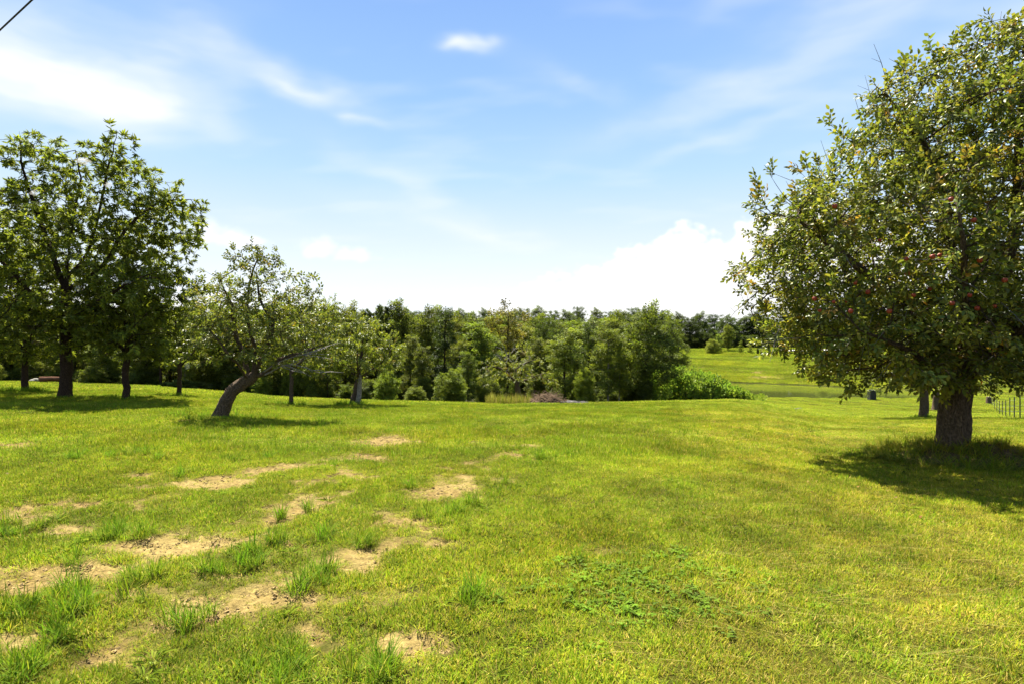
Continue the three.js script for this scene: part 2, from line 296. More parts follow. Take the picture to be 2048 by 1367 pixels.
{
  const r = mulberry(501);
  const near = [], mid = [], far = [];
  for (let i = 0; i < 5; i++) near.push(tuft(100 + i, { n: 30, R: 0.06, L: [0.025, 0.085], W: [0.0028, 0.0058], tilt: [0.1, 1.3], straw: 0.15, olive: 0.32, bend: 0.35 }));         // 0-4 coarse
  for (let i = 0; i < 4; i++) near.push(tuft(110 + i, { n: 40, R: 0.06, L: [0.018, 0.06], W: [0.0018, 0.0036], tilt: [0.2, 1.4], straw: 0.24, olive: 0.42, bend: 0.6 })); // 5-8 fine and dry
  for (let i = 0; i < 3; i++) near.push(weedRosette(120 + i));                                                                                                              // 9-11
  for (let i = 0; i < 3; i++) near.push(cloverTuft(130 + i));                                                                                                               // 12-14
  for (let i = 0; i < 3; i++) near.push(tuft(140 + i, { n: 46, R: 0.045, L: [0.10, 0.24], W: [0.003, 0.006], tilt: [0.1, 0.95], straw: 0.04, olive: 0.1, bend: 0.7 }));     // 15-17 long clumps
  for (let i = 0; i < 4; i++) mid.push(tuft(150 + i, { n: 46, R: 0.13, L: [0.03, 0.10], W: [0.004, 0.0075], tilt: [0.05, 1.15], straw: 0.15, olive: 0.32, bend: 0.35 }));
  for (let i = 0; i < 3; i++) mid.push(tuft(160 + i, { n: 50, R: 0.13, L: [0.02, 0.07], W: [0.003, 0.006], tilt: [0.1, 1.3], straw: 0.28, olive: 0.4, bend: 0.4 }));
  for (let i = 0; i < 4; i++) far.push(tuft(170 + i, { n: 60, R: 0.36, L: [0.05, 0.14], W: [0.008, 0.016], tilt: [0.05, 1.1], straw: 0.09, olive: 0.3, bend: 0.4 }));
  const S1 = new Scatter(near), S2 = new Scatter(mid), S3 = new Scatter(far);
  const tint = (x, z) => { let v = 1.0 + 0.42 * fbm(n2, x * 0.35, z * 0.35, 3) + 0.4 * fbm(n2b, x * 2.6, z * 2.6, 2) + 0.3 * (r() - 0.5); const y = 0.5 * fbm(n2b, x * 0.22, z * 0.22, 3), d = dryAt(x, z), arc = Math.hypot(x + 9, z + 2), lane = x > -0.05 * z ? 0.11 * Math.sin(arc * 5.4 + 0.8 * n2(x * 0.3, z * 0.3)) : 0; v *= 1 + lane; return [v * (1 + 0.35 * y + 0.16 * d), v * (1 + 0.1 * y), v * (1 - 0.3 * y)]; };
  for (let tries = 0; tries < 68000; tries++) {      // close turf
    const D = Math.sqrt(lerp(1.7 * 1.7, 9.2 * 9.2, r())), x = (r() * 2 - 1) * (D * 0.99 + 0.5), z = -D, s = soilAt(x, z);
    if (r() < s * 0.88 + (s > 0.85 ? 0.08 : 0)) continue;
    const dry = clamp(dryAt(x, z) + 1.1 * s), cl = cloverAt(x, z), c = tint(x, z), y = groundH(x, z), u = r();
    const size = (0.6 + 0.85 * r() * r() + 0.25 * n2(x * 1.3, z * 1.3)) * (1 - 0.45 * s) + 0.12;
    const flop = 0.25 * (r() - 0.5);
    if (cl * 0.2 > u) S1.put(12 + Math.floor(r() * 3), x, y, z, r() * 6.28, 0.7 + 0.5 * r(), c);
    else if (r() < dry * 0.95) S1.put(5 + Math.floor(r() * 4), x, y, z, r() * 6.28, size, c, flop, flop);
    else if (u < 0.012) S1.put(9 + Math.floor(r() * 3), x, y, z, r() * 6.28, 0.45 + 0.4 * r(), c);
    else S1.put(Math.floor(r() * 5), x, y, z, r() * 6.28, size, c, flop, flop);
  }
  // long dark clumps
  const clump = (x, z, n, rad) => { for (let i = 0; i < n; i++) { const a = r() * 6.28, q = Math.sqrt(r()) * rad, X = x + Math.cos(a) * q, Z = z + Math.sin(a) * q; S1.put(15 + Math.floor(r() * 3), X, groundH(X, Z), Z, r() * 6.28, 0.6 + 0.6 * r(), [0.66 + 0.2 * r(), 0.78 + 0.15 * r(), 0.85], 0.3 * (r() - 0.5), 0.3 * (r() - 0.5)); } };
  for (const [p, q, n, rad] of [[475, 1120, 14, 0.22], [255, 1060, 12, 0.22], [20, 1055, 10, 0.3], [105, 1205, 12, 0.22], [560, 1075, 5, 0.15], [300, 1150, 6, 0.15], [700, 1060, 7, 0.3], [170, 905, 10, 0.5], [330, 900, 10, 0.5], [20, 1345, 8, 0.15], [560, 1330, 9, 0.2], [760, 1340, 6, 0.15], [480, 905, 6, 0.4], [880, 1020, 6, 0.25], [960, 1180, 5, 0.2], [1130, 900, 6, 0.4], [640, 1150, 5, 0.15], [380, 1240, 7, 0.15]]) { const [x, D] = onFlat(p, q); clump(x, -D, n, rad); }
  for (let i = 0; i < 30; i++) { const D = 3 + r() * 7, x = (r() * 2 - 1) * D * 0.9; if (x / D < 0.25) clump(x, -D, 1 + Math.floor(r() * 3), 0.1); }
  for (let tries = 0; tries < 95000; tries++) {      // middle lawn
    const D = Math.sqrt(lerp(8.8 * 8.8, 24 * 24, r())), x = (r() * 2 - 1) * D * 0.98, z = -D, s = soilAt(x, z);
    if (r() < s * 0.95) continue;
    const c = tint(x, z), flop = 0.2 * (r() - 0.5), long = (x / D < 0.3 ? 1.05 : 0.75) * (1 + 0.4 * n2(x * 0.3, z * 0.3) + 0.35 * n2b(x * 1.6, z * 1.6));
    S2.put(r() < dryAt(x, z) ? 4 + Math.floor(r() * 3) : Math.floor(r() * 4), x, groundH(x, z), z, r() * 6.28, (0.8 + 0.5 * r()), c, flop, flop, (0.8 + 0.5 * r()) * long);
  }
  for (let tries = 0; tries < 9000; tries++) {        // taller tussocks in the middle lawn
    const D = Math.sqrt(lerp(8 * 8, 24 * 24, r())), x = (r() * 2 - 1) * D * 0.98, z = -D;
    if (fbm(n2, x * 0.8 + 20, z * 0.8, 3) < 0.16 || soilAt(x, z) > 0.3 || (x / D > 0.35 && r() < 0.7)) continue;
    const k = 0.7 + 0.35 * r(); S2.put(Math.floor(r() * 4), x, groundH(x, z), z, r() * 6.28, 0.8 + 0.4 * r(), [0.82 * k, 0.98 * k, 0.9 * k], 0.2 * (r() - 0.5), 0.2 * (r() - 0.5), 1.5 + 0.8 * r());
  }
  for (let tries = 0; tries < 80000; tries++) {      // far lawn down to the woods and the pond
    const D = Math.sqrt(lerp(23 * 23, 74 * 74, r())), x = (r() * 2 - 1) * D * 0.98, z = -D, t = x / D;
    if (t < 0.22 && D > 36) continue; if (t < 0.4 && t >= 0.22 && D > lerp(36, 58, (t - 0.22) / 0.18)) continue;
    if (pondMask(t, D) > 0.2 || r() < soilAt(x, z)) continue;
    const c = tint(x, z); S3.put(Math.floor(r() * 4), x, groundH(x, z), z, r() * 6.28, 0.8 + 0.5 * r(), c, 0, 0, (0.7 + 0.4 * r()) * (t > 0.3 ? 0.7 : 1));
  }
  for (let tries = 0; tries < 60000; tries++) {      // hillside field beyond the pond
    const D = Math.sqrt(lerp(72 * 72, 150 * 150, r())), x = lerp(0.24, 1.0, r()) * D, z = -D, t = x / D;
    if (pondMask(t, D) > 0.02 || r() < soilAt(x, z) || (t < 0.36 && D < 80)) continue;
    const c = tint(x * 0.25, z * 0.25); S3.put(Math.floor(r() * 4), x, groundH(x, z), z, r() * 6.28, 1.5 + 0.8 * r(), c, 0, 0, 1.3 + 0.8 * r());
  }
  stuff(S1, grassMat, 'turf_grass', 'coarse mown grass and weeds growing around bare tan soil patches');
  stuff(S2, grassMat, 'lawn_grass', 'mown green lawn grass around the apple trees');
  stuff(S3, grassMat, 'meadow_grass', 'short green grass on the slope down to the pond and hillside field');
  // cut straw lying on the dry turf
  const straw = []; for (let i = 0; i < 4; i++) { const f = new Faces(), q = mulberry(190 + i); f.blade(V(0, 0, 0), V(1, 0, 0), 1.45, 0.14 + 0.16 * q(), 0.0019, [0.33, 0.28, 0.08], 0.25 * (q() - 0.3)); f.blade(V(0.03, 0, 0.01), V(0.8, 0, 0.6), 1.45, 0.10, 0.0016, [0.28, 0.24, 0.06], 0.1); straw.push(f.build()); }
  const S4 = new Scatter(straw);
  for (let i = 0; i < 520; i++) { const D = 2 + 7 * r() * r() + r() * 2, x = D * lerp(0.1, 0.98, Math.pow(r(), 0.7)), z = -D; S4.put(Math.floor(r() * 4), x, groundH(x, z) + 0.012 + 0.018 * r(), z, -0.45 + (r() - 0.5) * 1.3, 0.7 + 0.7 * r(), [0.85 + 0.3 * r(), 0.85 + 0.3 * r(), 0.9]); }
  for (let i = 0; i < 500; i++) { const D = 2.2 + 9 * r(), x = (r() * 2 - 1) * D * 0.9, z = -D; S4.put(Math.floor(r() * 4), x, groundH(x, z) + 0.012, z, r() * 6.28, 0.4 + 0.5 * r(), [0.85, 0.8, 0.8]); }
  stuff(S4, grassMat, 'cut_straw', 'loose dry grass stalks lying on the mown turf');
  const litter = [0, 1, 2].map((k) => { const f = new Faces(), q = mulberry(187 + k); f.leaf(V(0, 0, 0), V(1, 0, 0), V(0.2 * (q() - 0.5), 1, 0.4 * (q() - 0.5)).normalize(), 0.06, 0.035, [1, 1, 1], 0.5 * (q() - 0.3), 0.5 * q()); return f.build(); }), S6 = new Scatter(litter);
  for (let i = 0; i < 420; i++) { const under = i < 330, D = under ? 5 + 6 * r() : 5 + 14 * r(), x = under ? 7 + (r() - 0.5) * 7.5 : (r() * 2 - 1) * D * 0.9, z = -D, k = 0.7 + 0.6 * r(); if (under && r() < 0.35) continue; S6.put(i % 3, x, groundH(x, z) + 0.025 + 0.03 * r(), z, r() * 6.28, 0.45 + 0.5 * r(), pick(r, [[0.20 * k, 0.115 * k, 0.035], [0.16 * k, 0.08 * k, 0.025], [0.22 * k, 0.17 * k, 0.05], [0.22 * k, 0.18 * k, 0.02]]), 0.5 * (r() - 0.5), 0.5 * (r() - 0.5)); }
  stuff(S6, grassMat, 'fallen_leaves', 'brown fallen leaves scattered in the grass under the old apple tree');
  // crumbs of earth on the bare patches
  const clods = []; for (let i = 0; i < 3; i++) { const g = new THREE.IcosahedronGeometry(0.016, 1), q = mulberry(195 + i), a = g.attributes.position; for (let k = 0; k < a.count; k++) { const f = 0.7 + 0.5 * n3(a.getX(k) * 60 + i * 9, a.getY(k) * 60, a.getZ(k) * 60); a.setXYZ(k, a.getX(k) * f * 1.3, a.getY(k) * f * 0.7, a.getZ(k) * f); } g.computeVertexNormals(); g.setAttribute('color', new THREE.Float32BufferAttribute(new Float32Array(a.count * 3).fill(1), 3)); clods.push(g); }
  const S5 = new Scatter(clods);
  for (let i = 0; i < 60000 && S5.c[0].length + S5.c[1].length + S5.c[2].length < 3 * 5200; i++) { const D = 2 + 10 * r(), x = (r() * 2 - 1) * D * 0.9, z = -D; if (soilAt(x, z) < 0.45) continue; const k = 0.8 + 0.4 * r(); S5.put(Math.floor(r() * 3), x, groundH(x, z) - 0.016, z, r() * 6.28, 0.25 + 1.0 * r() * r(), [0.23 * k, 0.155 * k, 0.05 * k]); }
  stuff(S5, new THREE.MeshStandardMaterial({ vertexColors: true, roughness: 0.95 }), 'soil_crumbs', 'small crumbs of tan earth on the bare patches');
}

// ---------------------------------------------------------------- bark
function barkTexture(seed, ridge, plate) {
  const size = 512, hgt = new Float32Array(size * size);
  for (let y = 0; y < size; y++) for (let x = 0; x < size; x++) {
    const u = x / size, v = y / size, wob = 0.03 * tileN(u, v, 6);
    const rid = Math.abs(tileN((u + wob) % 1, (v * 0.28) % 1, ridge)), pl = tileN(u, v, plate);
    hgt[y * size + x] = clamp(0.25 + 0.9 * Math.sqrt(rid) + 0.25 * pl + 0.12 * tileN(u, v, 60));
  }
  const mk = (f) => grainTexture(size, seed, (u, v) => f(hgt[Math.min(size - 1, Math.floor(v * size)) * size + Math.min(size - 1, Math.floor(u * size))], u, v));
  const bump = mk((h) => h), map = mk((h, u, v) => 0.62 + 0.35 * (0.5 + 0.5 * tileN(u, v, 9)) + 0.1 * tileN(u, v, 48)); map.colorSpace = THREE.SRGBColorSpace;
  return { bump, map };
}
const barkA = barkTexture(31, 9, 12), barkB = barkTexture(32, 14, 5);
const appleBark = new THREE.MeshPhysicalMaterial({ specularIntensity: 0.12, name: 'apple bark', color: C(0.20, 0.145, 0.095), map: barkA.map, bumpMap: barkA.bump, bumpScale: 0.05, roughness: 0.95 });
const darkBark = new THREE.MeshPhysicalMaterial({ specularIntensity: 0.12, name: 'furrowed bark', color: C(0.105, 0.07, 0.045), map: barkB.map, bumpMap: barkB.bump, bumpScale: 0.045, roughness: 0.95 });
const paleBark = new THREE.MeshPhysicalMaterial({ specularIntensity: 0.12, name: 'pale bark', color: C(0.34, 0.30, 0.24), map: barkA.map, bumpMap: barkA.bump, bumpScale: 0.01, roughness: 0.9 });
const greyTwig = new THREE.MeshPhysicalMaterial({ specularIntensity: 0.12, name: 'dead grey wood', color: C(0.36, 0.33, 0.29), map: barkA.map, bumpMap: barkA.bump, bumpScale: 0.008, roughness: 0.9 });

// ---------------------------------------------------------------- tubes along branching skeletons
function tube(points, radii, sides, lumpy = 0, seed = 0) {
  const n = points.length, pos = [], uv = [], idx = []; let nrm = null, len = 0; const T = V(), per = Math.max(0.06, 2 * Math.PI * radii[0]), turns = Math.max(1, Math.round(per / 0.55));
  for (let i = 0; i < n; i++) {
    T.copy(points[Math.min(n - 1, i + 1)]).sub(points[Math.max(0, i - 1)]).normalize();
    if (!nrm) nrm = V().crossVectors(T, Math.abs(T.y) < 0.9 ? V(0, 1, 0) : V(1, 0, 0)).normalize(); else nrm.addScaledVector(T, -nrm.dot(T)).normalize();
    const bin = V().crossVectors(T, nrm); if (i) len += points[i].distanceTo(points[i - 1]);
    for (let k = 0; k <= sides; k++) {
      const a = (k % sides) / sides * 6.2832, c = Math.cos(a), s = Math.sin(a);
      const rr = radii[i] * (lumpy ? 1 + lumpy * n3(c * 1.3 + seed, s * 1.3, len * 1.6) + lumpy * 0.5 * n3(c * 4 + seed, s * 4, len * 4) : 1);
      pos.push(points[i].x + (nrm.x * c + bin.x * s) * rr, points[i].y + (nrm.y * c + bin.y * s) * rr, points[i].z + (nrm.z * c + bin.z * s) * rr); uv.push(k / sides * turns, len / 0.55);
    }
  }
  for (let i = 0; i < n - 1; i++) for (let k = 0; k < sides; k++) { const a = i * (sides + 1) + k, b = a + sides + 1; idx.push(a, a + 1, b, a + 1, b + 1, b); }
  const g = new THREE.BufferGeometry(); g.setAttribute('position', new THREE.Float32BufferAttribute(pos, 3)); g.setAttribute('uv', new THREE.Float32BufferAttribute(uv, 2)); g.setIndex(idx); g.computeVertexNormals(); return g;
}
// grow a skeleton into a cloud of points. seeds: polylines [[Vector3...], parentPolyline, parentIndex]
function grow(o) {
  const r = mulberry(o.seed), pos = [], par = [], kids = [], ids = [];
  const push = (v, p) => { pos.push(v); par.push(p); kids.push(0); if (p >= 0) kids[p]++; return pos.length - 1; };
  for (const [pts, pl, pi] of o.stems) {
    const row = []; let last = pl === undefined ? -1 : ids[pl][Math.min(ids[pl].length - 1, Math.round(pi * (ids[pl].length - 1)))];
    const curve = new THREE.CatmullRomCurve3(last >= 0 ? [pos[last], ...pts] : pts), L = curve.getLength(), n = Math.max(2, Math.round(L / o.step));
    for (let i = last >= 0 ? 1 : 0; i <= n; i++) { const v = curve.getPointAt(i / n); if (i > 1 && i < n) v.add(V(r() - 0.5, r() - 0.5, r() - 0.5).multiplyScalar(o.step * 0.22)); last = push(v, last); row.push(last); }
    ids.push(row);
  }
  const fixed = pos.length, A = [];
  for (const lb of o.lobes) {
    for (let i = 0; i < lb.n; i++) {
      let v; do { v = V(r() * 2 - 1, r() * 2 - 1, r() * 2 - 1); } while (v.lengthSq() > 1 || v.lengthSq() < (lb.hollow ?? 0.2) * r());
      A.push({ v: V(lb.c.x + v.x * lb.r.x, lb.c.y + v.y * lb.r.y, lb.c.z + v.z * lb.r.z), d: 1e9, k: -1 });
    }
  }
  const noSeed = o.growFrom ?? 0; let live = A, fresh = [...pos.keys()].filter((i) => i >= noSeed);
  for (let it = 0; it < 120 && live.length; it++) {
    for (const a of live) for (const k of fresh) { const d = a.v.distanceToSquared(pos[k]); if (d < a.d) { a.d = d; a.k = k; } }
    live = live.filter((a) => a.d > o.kill * o.kill);
    const acc = new Map();
    for (const a of live) { if (a.d > o.reach * o.reach) continue; const q = a.v.clone().sub(pos[a.k]).normalize(); acc.has(a.k) ? acc.get(a.k).add(q) : acc.set(a.k, q); }
    fresh = [];
    for (const [k, q] of acc) {
      if (kids[k] > 2) continue;
      q.normalize().add(V((r() - 0.5) * 0.5, (r() - 0.5) * 0.5 + (o.lift ?? 0.05), (r() - 0.5) * 0.5)).normalize();
      const v = pos[k].clone().addScaledVector(q, o.step); fresh.push(push(v, k));
    }
    if (!fresh.length) break;
  }
  // radii by the pipe rule
  const N = pos.length, tips = new Float64Array(N); for (let i = N - 1; i >= 0; i--) { if (!tips[i]) tips[i] = 1; if (par[i] >= 0) tips[par[i]] += tips[i]; }
  const e = Math.log(tips[0]) / Math.log(o.radius / o.tip), rad = Array.from(tips, (t) => o.tip * Math.pow(t, 1 / e));
  for (let i = 1; i < N; i++) rad[i] = Math.min(rad[i], rad[par[i]] * 0.985);
  for (let s = 0; s < 2; s++) for (let i = N - 1; i >= fixed; i--) if (kids[i] && par[i] >= 0) pos[i].lerp(pos[par[i]].clone().add(pos[i]).multiplyScalar(0.5), 0.15);
  return { pos, par, kids, rad, fixed, trunkLen: ids[0].length };
}
function skeletonMesh(sk, o = {}) {
  const N = sk.pos.length, kid = Array.from({ length: N }, () => []); for (let i = 1; i < N; i++) if (sk.par[i] >= 0) kid[sk.par[i]].push(i);
  const parts = { trunk: [], limb: [] }, start = [[0, -1]];
  while (start.length) {
    const [s, from] = start.pop(), pts = [], rs = []; let k = s; if (from >= 0) { pts.push(sk.pos[from]); rs.push(Math.min(sk.rad[from], sk.rad[s] * 1.15)); }
    while (k !== undefined) { pts.push(sk.pos[k]); rs.push(sk.rad[k]); const ch = kid[k].slice().sort((a, b) => sk.rad[b] - sk.rad[a]); for (let i = 1; i < ch.length; i++) start.push([ch[i], k]); k = ch[0]; }
    if (pts.length < 2) continue; rs[rs.length - 1] *= 0.5;
    const R = rs[0]; let P2 = pts, R2 = rs;
    if (from < 0 && o.flare) { R2 = rs.map((r, i) => { const d = pts[i].y - pts[0].y; return r * (1 + o.flare * Math.exp(-d / 0.16)); }); }
    if (R < (o.thin ?? 0)) continue;
    const sides = R > 0.12 ? (o.sides ?? 20) : R > 0.04 ? 8 : R > 0.014 ? 5 : 3;
    (from < 0 ? parts.trunk : parts.limb).push(tube(P2, R2, sides, R > 0.05 ? (o.lumpy ?? 0.12) : 0, s));
  }
  return { trunk: mergeGeometries(parts.trunk), limb: parts.limb.length ? mergeGeometries(parts.limb) : null };
}
// leafy sprays along the thin wood
const BX = V(), BY = V(), BZ = V(), UP = V(0, 1, 0);
function sprayMatrix(p, dir, s, r, flat) {
  BY.copy(dir).normalize(); BZ.copy(UP).multiplyScalar(flat).add(V(r() - 0.5, r() - 0.5, r() - 0.5).multiplyScalar(1.5)); BZ.addScaledVector(BY, -BZ.dot(BY)).normalize(); BX.crossVectors(BY, BZ);
  M4.makeBasis(BX, BY, BZ).scale(V(s, s, s)).setPosition(p); return M4;
}
function leafCrown(sk, o) {
  const r = mulberry(o.seed), per = o.sprays.map(() => []), cols = o.sprays.map(() => []), spots = [];
  for (let i = sk.fixed ? Math.min(sk.fixed, o.from ?? sk.fixed) : 0; i < sk.pos.length; i++) {
    if (sk.par[i] < 0 || sk.rad[i] > o.maxRad) continue;
    const d0 = sk.pos[i].clone().sub(sk.pos[sk.par[i]]).normalize(), n = sk.kids[i] ? o.along : o.atTip;
    const cnt = Math.floor(n) + (r() < n % 1 ? 1 : 0);
    for (let k = 0; k < cnt; k++) {
      const p = sk.pos[sk.par[i]].clone().lerp(sk.pos[i], sk.kids[i] ? r() : 1), d = d0.clone().multiplyScalar(sk.kids[i] ? 0.35 : 1).add(V(r() - 0.5, r() - 0.5, r() - 0.5).multiplyScalar(sk.kids[i] ? 1.8 : 1.0)); d.y += o.rise ?? 0;
      const v = Math.floor(r() * o.sprays.length), s = lerp(0.75, 1.25, r());
      if (o.keep && !o.keep(p, r)) continue;
      per[v].push(...sprayMatrix(p, d, s, r, o.flat ?? 1.2).elements); const c = o.tint ? o.tint(p, r) : [1, 1, 1]; cols[v].push(...c); spots.push(p);
    }
  }
  const meshes = o.sprays.map((g, v) => { const n = per[v].length / 16, m = new THREE.InstancedMesh(g, o.mat, n); m.instanceMatrix.array.set(per[v]); m.instanceColor = new THREE.InstancedBufferAttribute(new Float32Array(cols[v]), 3); m.name = 'crown'; m.userData.kind = 'stuff'; return m; }).filter((m) => m.count);
  return { meshes, spots };
}
// sprays
function appleSpray(seed, n = 9, L = 0.2, col = [[0.129, 0.159, 0.0137], [0.169, 0.195, 0.0154], [0.225, 0.231, 0.0205], [0.096, 0.128, 0.0120]]) {
  const r = mulberry(seed), f = new Faces(), end = V(0, L, 0); f.stick(V(0, 0, 0), end, 0.003, 0.0015, [0.12, 0.09, 0.06]);
  for (let i = 0; i < n; i++) { const y = L * (0.15 + 0.85 * i / (n - 1)), a = i * 2.4 + r(), d = V(Math.cos(a), 0.45 + r() * 0.7 + (i === n - 1 ? 1.5 : 0), Math.sin(a) * 0.7).normalize(); f.leaf(V(0, y, 0).addScaledVector(d, 0.012), d, V(r() - 0.5, r() - 0.5, 0.9).normalize(), 0.055 + 0.03 * r(), 0.034 + 0.014 * r(), jit(r, pick(r, col), 0.25), 0.3, 0.28); }
  return f.build();
}
function whorlSpray(seed, col = [[0.138, 0.181, 0.0117], [0.178, 0.222, 0.0144], [0.218, 0.257, 0.0171]]) {   // long leaves bunched at twig ends
  const r = mulberry(seed), f = new Faces(), L = 0.26; f.stick(V(0, 0, 0), V(0, L, 0), 0.004, 0.002, [0.09, 0.07, 0.05]);
  for (let i = 0; i < 15; i++) { const y = L * (i < 4 ? 0.25 + 0.2 * i : 0.8 + 0.2 * r()), a = i * 2.4 + r() * 0.6, d = V(Math.cos(a), 0.15 + r() * 0.7, Math.sin(a) * 0.55).normalize(); f.leaf(V(0, y, 0), d, V((r() - 0.5) * 0.8, (r() - 0.5) * 0.8, 1).normalize(), 0.13 + 0.07 * r(), 0.042 + 0.014 * r(), jit(r, pick(r, col), 0.22), 0.2, 0.3); }
  return f.build();
}
function leafCluster(seed, n, R, len, wid, cols, droop = 0) {   // a bough tip of many leaves for woodland crowns
  const r = mulberry(seed), f = new Faces(); f.stick(V(0, 0, 0), V(0, R * 1.6, 0), 0.012, 0.004, [0.08, 0.06, 0.045]);
  for (let i = 0; i < n; i++) {
    let v; do { v = V(r() * 2 - 1, r() * 2 - 1, r() * 2 - 1); } while (v.lengthSq() > 1); const o = V(v.x * R, R + v.y * R, v.z * R * 0.55), d = V(v.x + (r() - 0.5), v.y + 0.4 + (r() - 0.5) - droop, v.z * 0.5 + (r() - 0.5) * 0.8).normalize();
    f.flake(o, d, V((r() - 0.5) * 1.2, (r() - 0.5) * 1.2, 1).normalize(), len * (0.7 + 0.6 * r()), wid * (0.7 + 0.6 * r()), jit(r, pick(r, cols), 0.25));
  }
  return f.build();
}
function needleCluster(seed, cols) {
  const r = mulberry(seed), f = new Faces(); f.stick(V(0, 0, 0), V(0, 0.5, 0), 0.012, 0.005, [0.09, 0.06, 0.045]);
  for (let i = 0; i < 90; i++) { const y = 0.1 + 0.42 * r(), a = r() * 6.28, d = V(Math.cos(a), 0.5 + r() * 0.8, Math.sin(a)).normalize(); f.flake(V(0, y, 0), d, V(r() - 0.5, r() - 0.5, r() - 0.5).normalize(), 0.16 + 0.08 * r(), 0.014, jit(r, pick(r, cols), 0.2)); }
  return f.build();
}

function treeThing(name, label, base, sk, barkMat, crown, o = {}) {
  const g = new THREE.Group(); g.position.copy(base);
  const m = skeletonMesh(sk, o); const off = (geo) => geo.translate(-base.x, -base.y, -base.z);
  const tr = new THREE.Mesh(off(m.trunk), barkMat); tr.name = 'trunk'; g.add(tr);
  if (m.limb) { const l = new THREE.Mesh(off(m.limb), o.limbMat ?? barkMat); l.name = 'limbs'; l.userData.kind = 'stuff'; g.add(l); }
  for (const c of crown.meshes) { const a = c.instanceMatrix.array; for (let i = 0; i < c.count; i++) { a[i * 16 + 12] -= base.x; a[i * 16 + 13] -= base.y; a[i * 16 + 14] -= base.z; } g.add(c); }
  if (o.category !== null) add(g, name, label, o.category ?? 'tree', o.group);
  return g;
}

